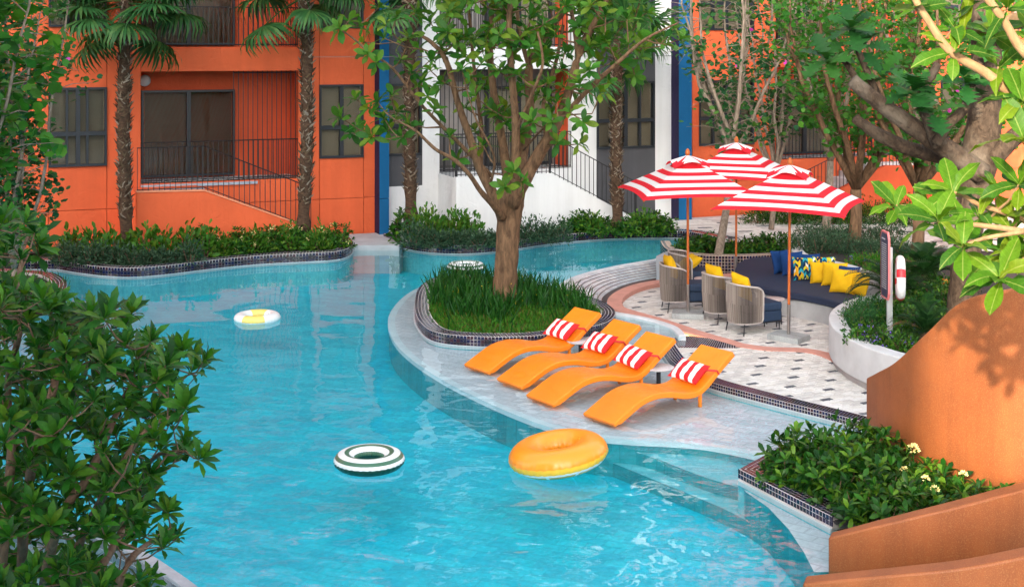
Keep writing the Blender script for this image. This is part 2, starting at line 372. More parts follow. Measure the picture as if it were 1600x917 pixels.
far = [F(-32, 0.3, 0)[:2], F(34, 0.3, 0)[:2]]
floor_mb = MB(); floor_mb.prism([(-26, 3), (6, 3), (8, 40), (-26, 40)], -1.2, -.56); struct('pool_floor', floor_mb, POOLT)
wp = [(-26, 3), (4.2, 3), (4.2, 12), (4.45, 15.65)] + NC[::-1] + PP([(1050, 536)]) + RIM + PP([(1045, 401), (1110, 386)], 0) + [(6.2, 31.5), (7.0, 36.0), (-26, 36)]
w = MB(); w.add([(x, y, 0.0) for x, y in wp], [tuple(range(len(wp)))]); struct('water', w, WATER)
# shallow sun shelf and the steps leading down from it
SE = smooth(PP([(690, 436), (655, 450), (630, 466), (612, 488), (608, 508), (618, 535), (645, 562), (690, 592), (740, 618), (800, 645), (860, 667), (920, 681), (980, 687), (1040, 690), (1100, 695), (1150, 704), (1195, 714)], -.07), 6)
shelf = SE + [(3.6, 15.6), (4.5, 15.75)] + NC[::-1] + PP([(1055, 534)]) + RIM[:64] + PP([(882, 446), (830, 436), (760, 431)])
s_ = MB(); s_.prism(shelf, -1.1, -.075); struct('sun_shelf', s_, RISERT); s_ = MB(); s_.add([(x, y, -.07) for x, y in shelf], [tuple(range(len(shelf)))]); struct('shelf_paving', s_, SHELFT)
lip = MB(); lip.sweep(SE, [(-.02, -.13), (-.02, -.064), (.11, -.064), (.11, -.13)]); struct('shelf_edge', lip, plain('pale_edge_tile', (.62, .65, .68), .5, .08))
T1 = smooth(PP([(820, 648), (900, 684), (970, 700), (1020, 714), (1071, 734), (1110, 748), (1158, 762)], -.22), 5) + PP([(1240, 740), (1180, 700), (1000, 680)], -.22)
T2 = smooth(PP([(800, 662), (880, 692), (943, 717), (990, 736), (1041, 757), (1100, 781), (1150, 804), (1210, 838)], -.38), 5) + PP([(1260, 800), (1180, 700), (1000, 680)], -.38)
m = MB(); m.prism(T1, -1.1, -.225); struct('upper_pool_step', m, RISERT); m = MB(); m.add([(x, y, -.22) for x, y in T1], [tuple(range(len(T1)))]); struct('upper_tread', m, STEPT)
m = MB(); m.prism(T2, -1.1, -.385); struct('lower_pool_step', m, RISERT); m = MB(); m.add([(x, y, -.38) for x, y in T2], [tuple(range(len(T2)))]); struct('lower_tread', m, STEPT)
LG = PP([(1155, 752), (1300, 830), (1300, 893), (1272, 893), (1256, 862), (1232, 826), (1200, 792), (1165, 768)], -.07)
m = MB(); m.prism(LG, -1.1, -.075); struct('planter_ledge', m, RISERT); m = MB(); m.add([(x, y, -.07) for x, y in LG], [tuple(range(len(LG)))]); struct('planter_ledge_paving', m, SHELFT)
# entry platform between the two far beds, with submerged steps
pf = PP([(541, 384), (624, 384)], .12)
m = MB(); m.prism([pf[0], pf[1], F(SX(655, .1), .1, 0)[:2], F(SX(527, .1), .1, 0)[:2]], -1.1, .13); struct('entry_platform', m, GREYSTONE, bevel=.01)
for i, (yy, z) in enumerate(((392, -.12), (399, -.25), (409, -.40))):
    m = MB(); q = PP([(530, yy + i*2), (640 + 25*i, yy)], z); m.prism([q[0], q[1], (q[1][0] + .4, 34.5), (q[0][0], 34)], -1.1, z)
    struct('entry_step', m, STEPT)
# beds: soil blocks
def bed(name, poly, z, mat=SOIL):
    m = MB(); m.prism(poly, -1.15, z); return struct(name, m, mat)
bl = [(x, y) for x, y in FL]
bed('far_left_bed_soil', bl + [F(SX(527, .06), .06, 0)[:2], F(-22, .06, 0)[:2], (-17, 28.5)], .14)
bed('far_middle_bed_soil', FC[:-6] + PP([(1082, 371), (1050, 355)], .14) + [F(SX(985, .06), .06, 0)[:2], F(SX(640, .06), .06, 0)[:2]], .14)
bed('island_soil', IS, .13)
bed('left_bank_soil', LB + [(-20, 20), (-20, 29)], .10)
WALK = [(5.0, 31.2)] + PP([(1100, 387), (1122, 384.5)]) + [(5.75, 33.0), F(SX(1000, .1), .1, 0)[:2], F(34, .1, 0)[:2], (34, 24), (7.4, 24.5)]
m = MB(); m.prism(PP([(1052, 396), (1110, 385), (1130, 381)]) + [(6.0, 33.2), F(SX(985, .1), .1, 0)[:2], F(34, .1, 0)[:2], (34, 22), (10, 22.0), (7.9, 26.0)], -1.1, .06)
walkway = struct('walkway', m, GROUT)
bed('right_bank_soil', [(3.6, 13.3), (2.95, 14.6), (3.35, 14.9), (4.5, 15.45), (7, 15.5), (7, 12.6), (4.9, 11.9), (3.4, 12.0)], .07)
m = MB(); m.prism([(2.7, 11.35), (3.2, 12.2), (5.2, 12.1), (6, 9), (2.9, 9)], -1.1, -.2); struct('channel_floor', m, SOIL)
m = MB(); m.prism(BR + [(-2.2, 3), (-20, 3), (-20, 13.5)], -1.2, -.95); struct('near_bank_soil', m, SOIL)

# ------------------------------------------------------------------ mosaic copings
TT = [(-.5, -.5, -1), (.5, -.5, -1), (.5, .5, -1), (-.5, .5, -1), (-.46, -.46, .35), (.46, -.46, .35), (.46, .46, .35), (-.46, .46, .35)]
TF = [(4, 5, 6, 7), (0, 1, 5, 4), (1, 2, 6, 5), (2, 3, 7, 6), (3, 0, 4, 7)]
def rowframes(path, off, z, p, closed, face, lean=0.0):
    """tile frames along an offset row; face 'top' or 'out' (out = right of the walking direction)"""
    base = [(x + nx*off*k, y + ny*off*k) for x, y, nx, ny, k in normals(path, closed)]
    R, T = [], []
    for x, y, tx, ty in resample(base, p, closed):
        nx, ny = ty, -tx                                        # to the right = outwards
        if face == 'top': R.append(((tx*p*.9, ty*p*.9, 0), (-nx*p*.9, -ny*p*.9, 0), (0, 0, .008))); T.append((x, y, z))
        else: R.append(((tx*p*.9, ty*p*.9, 0), (0, 0, p*.9), (nx*.008, ny*.008, 0))); T.append((x, y, z))
    return R, T
LIPM = plain('pale_waterline_lip', (.50, .53, .55), .5, .06)
def coping(label, group, path, ztop, rows, front, p=.065, closed=False, singles=0, flip=False, lipw=.028):
    """water lies to the right of the path"""
    if flip: path = path[::-1]
    wd = rows*p + .02
    o = thing('mosaic_coping', label, 'pool coping', (path[0][0], path[0][1], 0), group)
    b = MB(); b.sweep(path, [(0, -.018), (0, ztop - .004), (.004, ztop), (wd, ztop), (wd, -.018)][::-1], closed)
    b.build('grout_body', GROUT, o)
    b = MB(); b.sweep(path, [(-lipw, -.05), (-lipw, .006), (.02, .006), (.02, -.05)][::-1], closed); b.build('waterline_lip', LIPM, o)
    b = MB(); b.sweep(path, [(-.012, -1.1), (-.012, -.045), (.1, -.045), (.1, -1.1)][::-1], closed); b.build('pool_lining', STEPT, o)
    R, T = [], []
    for j in range(rows): r, t = rowframes(path, (j+.5)*p, ztop, p, closed, 'top'); R += r; T += t
    for j in range(front): r, t = rowframes(path, 0.0, ztop - .002 - (j+.5)*p, p, closed, 'out'); R += r; T += t
    idx = list(range(len(T)))
    if singles:                                                 # the tiles that show largest are pieces of their own
        idx.sort(key=lambda i: T[i][1]); one, idx = idx[:singles], idx[singles:]
        me = None
        for i in one:
            M = Matrix([list(R[i][0]), list(R[i][1]), list(R[i][2])]).transposed().to_4x4(); M.translation = Vector(T[i]) - o.location
            if me is None:
                mb = MB(); mb.add(TT, TF); q = mb.build('tile', TILE); me = q.data; q.parent = o
            else: q = new_obj('tile', me, o)
            q.matrix_local = M
    if idx: tag(inst('small_tiles', TT, TF, [R[i] for i in idx], [T[i] for i in idx], TILE, o), kind='stuff')
    return o
coping('mosaic edge of the planted bed under the orange wall at the far left', None, FL, .20, 3, 3, .075, flip=False)
coping('long curved mosaic edge of the planted bed before the white building', None, FC, .20, 3, 3, .075)
coping('closed mosaic ring round the tree island in the pool', None, IS, .17, 4, 3, .06, True, flip=False)
coping('low mosaic edge between the lounger shelf and the stone paving', None, NC, .10, 5, 2, .046, lipw=.02)
coping('mosaic edge of the near planter in front of the tall terrazzo wall', None, PL, .13, 5, 2, .054, singles=200, flip=True, lipw=.02)
coping('short mosaic edge poking out from behind the big left shrub', None, LB, .15, 4, 3, .07, flip=True)
# ribbed mosaic cap at the corner of the sunken lounge
cap = thing('mosaic_coping', 'slanting mosaic cap between the sun shelf and the lounge paving', 'pool coping', P(1095, 533, .03))
c0, c1, c2, c3 = (np.array(P(*q)) for q in ((1030, 543, -.04), (1150, 544, -.142), (1148, 533, -.138), (1062, 523, -.06)))
m = MB(); m.hexa([tuple(q - np.array((0, 0, .7))) for q in (c0, c1, c2, c3)] + [tuple(q) for q in (c0, c1, c2, c3)]); m.build('grout_body', GROUT, cap)
R, T = [], []
NU, NV = 30, 9
for i in range(NU):
    for j in range(NV):
        u, v = (i+.5)/NU, (j+.5)/NV
        a = c0*(1-u) + c1*u; b = c3*(1-u) + c2*u; q = a*(1-v) + b*v; dx = ((c1-c0)*(1-v) + (c2-c3)*v)/NU; dy = (b-a)/NV
        R.append((dx*.86, dy*.94, (0, 0, .008))); T.append(q)
tag(inst('small_tiles', TT, TF, R, T, TILE, cap), kind='stuff')

# ------------------------------------------------------------------ sunken lounge: rim wall, kerb, paving, benches, planters
ZT = -.15
rim = thing('pool_rim_wall', 'curved white tiled pool rim falling to the sunken lounge', 'pool wall', (RIM[0][0], RIM[0][1], 0))
b = MB(); b.sweep(RIM, [(-.0, -.9), (-.0, .035), (.13, .035), (.20, -.9)][::-1]); b.build('rim_body', plain('pale_rim_stone', (.60, .61, .63), .5, .1, 5), rim, bevel=.015)
KB = smooth(PP([(1180, 424), (1140, 427), (1090, 431), (1040, 436), (1000, 442), (970, 452), (952, 465), (953, 479), (975, 488), (1018, 500), (1064, 515), (1100, 523), (1128, 528), (1152, 533)], -.06), 8)
# sloping apron of white bricks between the rim and the kerb
def along(path, n):
    L = [0.0]
    for p, q in zip(path, path[1:]): L.append(L[-1] + math.hypot(q[0]-p[0], q[1]-p[1]))
    out = []; j = 0
    for i in range(n):
        t = L[-1]*i/(n-1)
        while j < len(L)-2 and L[j+1] < t: j += 1
        f = (t-L[j])/max(1e-9, L[j+1]-L[j]); out.append((path[j][0]+(path[j+1][0]-path[j][0])*f, path[j][1]+(path[j+1][1]-path[j][1])*f))
    return out
NB_ = 40; ra_ = along(RIM[34:], NB_+1); kb_ = along(smooth(PP([(944, 480), (941, 466), (962, 451), (996, 440), (1040, 433), (1066, 430)], -.36), 8), NB_+1); NRW = 7; ZR0, ZR1 = .028, -.36
def apr(i, v): return Vector((ra_[i][0]*(1-v) + kb_[i][0]*v, ra_[i][1]*(1-v) + kb_[i][1]*v, ZR0*(1-v) + ZR1*v))
b = MB()
bo = lambda p: p + ((p - Vector((3.6, 26.6, 0)))*Vector((1, 1, 0))).normalized()*.022 - Vector((0, 0, .016))
for i in range(NB_+1):
    b.v += [tuple(bo(apr(i, 0))), tuple(bo(apr(i, 1))), tuple(bo(apr(i, 1)) - Vector((.0, 0, .4))), tuple(bo(apr(i, 0)) - Vector((0, 0, .8)))]
for i in range(NB_):
    for k in range(4): b.f.append((4*i+k, 4*i+4+k, 4*i+4+(k+1) % 4, 4*i+(k+1) % 4)); b.m.append(0)
b.f += [(0, 1, 2, 3), (4*NB_+3, 4*NB_+2, 4*NB_+1, 4*NB_)]; b.m += [0, 0]
b.build('brick_backing', plain('rosy_joint', (.26, .15, .13), .8), rim)
for j in range(NRW):
    for i in range(NB_):
        e0, e1, v0, v1 = .03, .97, (j+.12)/NRW, (j+.88)/NRW
        def ap2(u, v): f = u - int(u); k = min(int(u), NB_-1); f = u - k; return apr(k, v)*(1-f) + apr(k+1, v)*f
        sh_ = .5*(j % 2); u0, u1 = i + sh_ + e0, min(i + sh_ + e1, NB_)
        if u1 - u0 < .2: continue
        q4 = [ap2(u0, v0), ap2(u1, v0), ap2(u1, v1), ap2(u0, v1)]; nz = (q4[1]-q4[0]).cross(q4[3]-q4[0]).normalized()
        if nz.dot(Vector((3.6, 26.6, 1.5)) - q4[0]) < 0: nz = -nz
        lo_, hi_ = [tuple(p - nz*.02) for p in q4], [tuple(p + nz*.008) for p in q4]
        mb = MB(); mb.hexa(lo_ + hi_ if (q4[1]-q4[0]).cross(q4[3]-q4[0]).dot(nz) > 0 else lo_[::-1] + hi_[::-1]); mb.build('brick', WHITEBRICK, rim)
kerb = thing('terracotta_kerb', 'pink terracotta kerb ring round the sunken lounge', 'kerb', (KB[0][0], KB[0][1], 0))
b = MB(); NK = len(KB)
for i, (x, y, nx, ny, k) in enumerate(normals(KB)):
    t_ = max(0.0, (i - (NK-26))/25); zt_ = -.06*(1-t_) + (ZT+.016)*t_; w_ = .28*(1-t_) + .20*t_
    b.v += [(x - nx*.02*k, y - ny*.02*k, -.6), (x - nx*.02*k, y - ny*.02*k, zt_), (x + nx*w_*k, y + ny*w_*k, zt_), (x + nx*w_*k, y + ny*w_*k, -.6)]
for i in range(NK-1):
    for k in range(3): b.f.append((4*i+k, 4*i+4+k, 4*i+5+k, 4*i+k+1)); b.m.append(0)
b.f += [(0, 1, 2, 3), (4*NK-1, 4*NK-2, 4*NK-3, 4*NK-4)]; b.m += [0, 0]
b.build('kerb_ring', PINK, kerb, bevel=.012)
def emis(name, col, e):
    t = NT(name); t.p.inputs['Emission Color'].default_value = (*col, 1); t.p.inputs['Emission Strength'].default_value = e; t.p.inputs['Base Color'].default_value = (*col, 1); return t.m
LEDM = emis('warm_light_strip', (1.0, .62, .28), 2.2)
kk = [KB[i] for i in range(72, 92)]; nk = normals(kk)
led = MB(); led.tube([(x - nx*.045, y - ny*.045, -.13) for x, y, nx, ny, k in nk], .012, 5); led.build('light_strip', LEDM, kerb)
pavep = [(x + nx*.1, y + ny*.1) for x, y, nx, ny, k in normals(KB)][::-1] + PP([(1200, 412), (1330, 440), (1500, 520), (1560, 640), (1375, 685), (1113, 607), (1060, 577), (1034, 548), (1060, 534), (1110, 536)], ZT)
m = MB(); m.prism(pavep, -1.0, ZT - .012); paving = struct('lounge_paving', m, plain('paving_joint', (.40, .38, .36), .9, .15, 30))
def inside(p, poly):
    c = False; j = len(poly) - 1
    for i in range(len(poly)):
        a, b_ = poly[i], poly[j]
        if (a[1] > p[1]) != (b_[1] > p[1]) and p[0] < (b_[0]-a[0])*(p[1]-a[1])/(b_[1]-a[1]) + a[0]: c = not c
        j = i
    return c
def lay_pavers(parent, poly, z, L, Wd, ang, x0, x1, y0, y1, singles, dark_p, far_name):
    ca, sa = math.cos(ang), math.sin(ang); cells = []
    cx, cy = (x0+x1)/2, (y0+y1)/2; rad = max(x1-x0, y1-y0); nr = int(rad/Wd)
    rr = random.Random(3)
    for j in range(-nr, nr):
        off = (j % 2)*.5*L
        for i in range(-int(rad/L)-1, int(rad/L)+1):
            a, b_ = i*L + off, j*Wd; x, y = cx + a*ca - b_*sa, cy + a*sa + b_*ca
            if not inside((x, y), poly): continue
            dk = (j % 4 == 0 and (i + (j//4) % 2*2) % 4 == 0) if dark_p is None else rr.random() < dark_p
            dz = rr.uniform(-.002, .002)
            cells.append((y, ((ca*L*.965, sa*L*.965, 0), (-sa*Wd*.93, ca*Wd*.93, 0), (rr.uniform(-.0002, .0002), 0, .011)), (x, y, z + dz - .004), dk))
    cells.sort(key=lambda c: c[0]); me = {}
    for c in cells[:singles]:
        M = Matrix([list(v) for v in c[1]]).transposed().to_4x4(); M.translation = Vector(c[2])
        if c[3] not in me:
            mb = MB(); mb.add(TT, TF); q = mb.build('paver', PAVED if c[3] else PAVE, parent); me[c[3]] = q.data
        else: q = new_obj('paver', me[c[3]], parent)
        q.matrix_local = M
    rest = cells[singles:]
    if rest: tag(inst(far_name, TT, TF, [c[1] for c in rest], [c[2] for c in rest], [PAVE, PAVED], parent, mi=[1 if c[3] else 0 for c in rest]), kind='stuff')
lay_pavers(paving, pavep, ZT, .20, .10, math.radians(28), 1, 8, 15.5, 29, 300, None, 'far_pavers')
WK = PP([(1060, 394), (1112, 385), (1132, 381)]) + [(6.1, 33.4), F(SX(1000, .3), .3, 0)[:2], F(20, .3, 0)[:2], (16, 26), (9, 26.2)]
lay_pavers(walkway, WK, .068, .42, .21, math.radians(10), 3, 18, 24, 44, 300, None, 'far_pavers')
# flush pink band across the paving
m = MB(); bandp = smooth(PP([(1128, 536), (1160, 541), (1200, 546), (1262, 549), (1300, 560), (1330, 578), (1362, 594), (1420, 620)], ZT), 6)
m.sweep(bandp, [(-.10, ZT-.02), (-.10, ZT+.012), (.16, ZT+.012), (.16, ZT-.02)][::-1]); struct('pink_band', m, PINK)
# curved mosaic planter behind the lounge
MP = smooth(PP([(1032, 404), (1040, 416), (1062, 424), (1110, 429), (1170, 429), (1245, 425), (1300, 418)], ZT), 6)
mp = thing('mosaic_planter', 'curved black mosaic planter wall behind the armchairs', 'planter', (MP[0][0], MP[0][1], ZT))
b = MB(); b.sweep(MP, [(0, -.6), (0, .28), (.22, .28), (.22, -.6)][::-1]); b.build('grout_body', plain('tan_grout', (.46, .36, .29), .8), mp)
R, T = [], []
for j in range(6): r, t = rowframes(MP, 0.0, .272 - (j+.5)*.07, .07, False, 'out'); R += r; T += t
r, t = rowframes(MP, .06, .28, .07, False, 'top'); R += r; T += t
tag(inst('small_tiles', TT, TF, R, T, TILE, mp), kind='stuff')
mpin = [(x + nx*.2, y + ny*.2) for x, y, nx, ny, k in normals(MP)]
bed('planter_soil', mpin + [(7.3, 29.4), (6.0, 31.4), (4.9, 31.2), (4.2, 30.0)], .20)
m = MB(); m.sweep(smooth(PP([(1034, 402), (1046, 396), (1062, 391), (1085, 386)], .2), 6), [(-.14, -.8), (-.14, .22), (.14, .22), (.14, -.8)][::-1])
struct('planter_end_kerb', m, plain('grey_kerb_stone', (.34, .34, .36), .7), bevel=.02)
# concrete planter walls
BW = smooth(PP([(1238, 384), (1240, 393), (1262, 403), (1310, 413), (1350, 427), (1378, 445), (1392, 462)], .5), 8)
FW = smooth(PP([(1392, 462), (1350, 463), (1316, 474), (1298, 490), (1302, 510), (1330, 531), (1375, 549), (1430, 563), (1480, 575)], .5), 8)
cp = thing('concrete_planter', 'smooth pale concrete planter curving round the navy bench', 'planter', (FW[20][0], FW[20][1], ZT))
m = MB(); m.sweep(BW, [(-.02, -.6), (-.02, .5), (.24, .5), (.24, -.6)][::-1]); m.build('back_wall', CONC, cp, bevel=.02)
m = MB(); m.sweep(FW, [(-.02, ZT+.10), (-.02, .5), (.26, .5), (.26, ZT+.10)][::-1]); m.build('front_wall', CONC, cp, bevel=.02)
m = MB(); m.sweep(FW, [(.03, -.6), (.03, ZT+.12), (.25, ZT+.12), (.25, -.6)][::-1]); m.build('plinth', plain('plinth_concrete', (.36, .33, .32), .8), cp)
inner = [(x + nx*.2, y + ny*.2) for x, y, nx, ny, k in normals(BW)]
inner2 = [(x + nx*.2, y + ny*.2) for x, y, nx, ny, k in normals(FW)]
RAISED = inner + inner2[1:] + [(11, 19.5), (13, 27.5), (7.2, 30.2)]
bed('raised_soil', RAISED, .42)
# bench: base + cushion
BFp = smooth(PP([(1148, 424), (1152, 434), (1172, 446), (1210, 456), (1250, 462), (1290, 470), (1330, 484)], .3), 6)
BBp = smooth(PP([(1345, 462), (1320, 440), (1290, 427), (1258, 416), (1238, 410), (1205, 404), (1172, 406), (1152, 414)], .3), 6)
bench = thing('corner_bench', 'long curved bench with navy seat against the concrete planter', 'bench', (BFp[8][0], BFp[8][1], ZT))
m = MB(); m.prism([(x, y + .12) for x, y in BFp] + BBp, -.4, .19); m.build('bench_base', plain('bench_concrete', (.36, .37, .38), .8, .1, 4, .2, 30), bench, bevel=.01)
NAVY = plain('navy_canvas', (.012, .022, .055), .75, .12, 25, .2, 300, .002)
m = MB(); m.prism(BFp + BBp, .20, .34); m.build('seat_pad', NAVY, bench, bevel=.035, seg=3)

# ------------------------------------------------------------------ terrazzo walls at the right
def wave_wall(label, path, tops, th, zb=-1.0):
    o = thing('terrazzo_wall', label, 'garden wall', (path[0][0], path[0][1], 0)); n = 6
    pz = smooth([(p[0], p[1], t) for p, t in zip(path, tops)], n); pl = [(p[0], p[1]) for p in pz]; b = MB(); K = len(pl)
    for (x, y, nx, ny, k), p in zip(normals(pl), pz): b.v += [(x, y, zb), (x, y, p[2]), (x + nx*th, y + ny*th, p[2]), (x + nx*th, y + ny*th, zb)]
    for i in range(K-1):
        for k in range(3): b.f.append((4*i+k, 4*i+4+k, 4*i+5+k, 4*i+k+1)); b.m.append(0)
    b.f += [(0, 1, 2, 3), (4*K-1, 4*K-2, 4*K-3, 4*K-4)]; b.m += [0, 0]
    b.build('wall_body', TERRA, o, bevel=.02, seg=3, angle=40); return o
def top_at(pts):                                                # plan points with the level that puts their top edge at the given picture row
    return [p for p in pts]
W0 = [(4.40, 15.9), (4.41, 15.4), (4.47, 14.9), (4.62, 14.3), (4.85, 13.8), (5.2, 13.3), (5.8, 12.9), (6.8, 12.7)]
def row_z(p, row): return CZ - (row - HZ)*p[1]/FPX
def rows(path, table):
    out = []
    for p in path:
        px = CX + p[0]/p[1]*FPX
        for (a, ra), (b_, rb) in zip(table, table[1:]):
            if a <= px <= b_ or (b_, rb) == table[-1]:
                out.append(row_z(p, ra + (rb-ra)*(min(max(px, a), b_)-a)/(b_-a))); break
    return out
t0 = [(1340, 592), (1356, 590), (1400, 564), (1440, 527), (1480, 487), (1500, 472), (1530, 460), (1580, 452), (1700, 446), (1900, 446)]
wave_wall('tall orange terrazzo wall sweeping up behind the near hedge', W0, rows(W0, t0), .22)
W1 = [(3.02, 12.22), (3.35, 12.08), (3.75, 11.98), (4.2, 11.95), (4.7, 12.0), (5.4, 12.2), (6.4, 12.4)]
t1 = [(1290, 841), (1340, 829), (1400, 814), (1460, 801), (1530, 783), (1600, 765), (1750, 735), (1900, 715)]
wave_wall('brown terrazzo wall with rising curved top below the hedge', W1, rows(W1, t1), .17)
W2 = [(2.52, 11.1), (2.9, 10.95), (3.35, 10.8), (3.8, 10.72), (4.3, 10.7), (5.0, 10.8)]
t2 = [(1250, 912), (1320, 905), (1400, 898), (1500, 888), (1560, 879), (1600, 870), (1700, 850), (1900, 820)]
wave_wall('nearest terrazzo wall in the bottom right corner', W2, rows(W2, t2), .19)
# stone rim of the near left bank
rs = thing('stone_pool_wall', 'grey stone pool wall curving under the big left shrub', 'pool wall', (BR[10][0], BR[10][1], 0))
b = MB(); b.sweep(BR, [(0, -1.1), (0, .12), (.12, .12), (.12, -1.1)]); b.build('rim_cap', plain('light_rim_stone', (.36, .37, .39), .7, .2, 6, .3, 40), rs, bevel=.012)
R, T = [], []
for j in range(7):
    base = [(x - nx*0.0, y - ny*0.0) for x, y, nx, ny, k in normals(BR)]
    for i_, (x, y, tx, ty) in enumerate(resample(base, .16)):
        R.append(((tx*.15, ty*.15, 0), (0, 0, .075), (ty*.02, -tx*.02, 0))); T.append((x + tx*.08*(j % 2), y + ty*.08*(j % 2), .05 - j*.085))
STONEB = island('grey_wall_brick', [(.20, .21, .23), (.26, .26, .28), (.17, .18, .2), (.3, .3, .31)], .7, .3, .4, .2)
ordr = sorted(range(len(T)), key=lambda i: T[i][1]); me = None
for i in ordr[:240]:
    M = Matrix([list(R[i][0]), list(R[i][1]), list(R[i][2])]).transposed().to_4x4(); M.translation = Vector(T[i]) - rs.location
    if me is None:
        mb = MB(); mb.add(TT, TF); q = mb.build('brick', STONEB); me = q.data; q.parent = rs
    else: q = new_obj('brick', me, rs)
    q.matrix_local = M
tag(inst('far_bricks', TT, TF, [R[i] for i in ordr[240:]], [T[i] for i in ordr[240:]], STONEB, rs), kind='stuff')
# ------------------------------------------------------------------ the hotel facade: orange house, white house, orange house
FH = 3.35; NF = 4; ZTOP = 15.6
def cells(mb, s0, s1, z0, z1, holes, js, jz, d0=-.25, d1=0.0, m=0, gap=.007):
    """wall from s0..s1, z0..z1 with openings (s0,s1,z0,z1) left free and fine recessed joints at js / jz"""
    ss = sorted({s0, s1, *[h for q in holes for h in q[:2] if s0 < h < s1], *[j for j in js if s0 < j < s1]})
    zz = sorted({z0, z1, *[h for q in holes for h in q[2:] if z0 < h < z1], *[j for j in jz if z0 < j < z1]})
    for a, b in zip(ss, ss[1:]):
        for c, d in zip(zz, zz[1:]):
            ms, mz = (a+b)/2, (c+d)/2
            if any(q[0] < ms < q[1] and q[2] < mz < q[3] for q in holes): continue
            g = lambda v, L: gap if any(abs(v-j) < 1e-6 for j in L) else 0
            mb.fbox(a + g(a, js), b - g(b, js), d0, d1, c + g(c, jz), d - g(d, jz), m)
def window(parent, s0, s1, z0, z1, cols, tr=.585, d=0.0, blind=None):
    blind = blind or WBLIND
    fr = MB(); w = .055
    fr.fbox(s0, s1, d-.12, d+.03, z1-w, z1); fr.fbox(s0, s1, d-.12, d+.045, z0, z0+w)
    fr.fbox(s0, s0+w, d-.12, d+.03, z0+w, z1-w); fr.fbox(s1-w, s1, d-.12, d+.03, z0+w, z1-w)
    zt = z1 - (z1-z0)*tr if tr else None; rowsz = [(z0+w, z1-w)]
    if zt: fr.fbox(s0+w, s1-w, d-.11, d+.025, zt-.05, zt+.05); rowsz = [(z0+w, zt-.05), (zt+.05, z1-w)]
    n = len(cols); xs = [s0+w] + [s0 + (s1-s0)*c for c in cols] + [s1-w]
    for i, c in enumerate(cols):
        hw = .05 if n == 1 or i == n//2 else .028
        for a, b in rowsz: fr.fbox(xs[i+1]-hw, xs[i+1]+hw, d-.105, d+.02, a, b)
    o = fr.build('window', FRAME, parent)
    for a, b in zip(xs, xs[1:]):
        for c, e in rowsz:
            p = MB(); p.fbox(a+.03, b-.03, d-.075, d-.068, c, e); p.build('pane', GLASS, o)
    bl = MB(); bl.fbox(s0+w, s1-w, d-.15, d-.14, z0+w, z1-w); bl.build('blind', blind, o)
    return o
def vbars(mb, s0, s1, step, d, za, zb, r=.009):
    n = max(1, int(round((s1-s0)/step)))
    for i in range(n+1):
        s = s0 + (s1-s0)*i/n; a = za(s) if callable(za) else za; b = zb(s) if callable(zb) else zb
        mb.fbox(s-r, s+r, d-r, d+r, a, b)
def rail(mb, pts, d, r=.014):
    for (s0, z0), (s1, z1) in zip(pts, pts[1:]): mb.tube([F(s0, d, z0), F(s1, d, z1)], r, 5)
def pl(pts):
    def f(s):
        for (a, za), (b, zb) in zip(pts, pts[1:]):
            if s <= b: return za + (zb-za)*(s-a)/(b-a)
        return pts[-1][1]
    return f
def loggia(parent, s0, s1, wallm, sidem, door, barspan, f, rail_h=1.0, blind=BLIND, depth=1.15, band=True):
    z = 1.62 + f*FH; zc = z + 2.75
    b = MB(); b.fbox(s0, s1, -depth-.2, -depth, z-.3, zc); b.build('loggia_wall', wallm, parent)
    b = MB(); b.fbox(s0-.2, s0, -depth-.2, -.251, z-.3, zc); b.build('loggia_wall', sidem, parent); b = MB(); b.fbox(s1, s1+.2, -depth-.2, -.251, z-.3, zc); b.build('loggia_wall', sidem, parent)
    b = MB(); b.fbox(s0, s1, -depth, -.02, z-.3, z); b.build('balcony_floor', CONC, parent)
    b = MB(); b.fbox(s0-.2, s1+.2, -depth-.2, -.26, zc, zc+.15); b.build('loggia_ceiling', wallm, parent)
    w = window(parent, door[0], door[1], z+.05, z+2.25, [.5], None, -depth+.14, blind); w.name = 'sliding_door'
    r = MB(); rail(r, [(s0, z+rail_h), (s1, z+rail_h)], -.05); rail(r, [(s0, z+.06), (s1, z+.06)], -.05); vbars(r, s0, s1, .125, -.05, z+.02, z+rail_h); r.build('railing', IRON, parent)
    if barspan:
        r = MB(); vbars(r, barspan[0], barspan[1], .125, -.1, z+.02, zc); rail(r, [(barspan[0], z+1.0), (barspan[1], z+1.0)], -.1); rail(r, [(barspan[0], zc-.05), (barspan[1], zc-.05)], -.1); r.build('security_bars', IRON, parent)

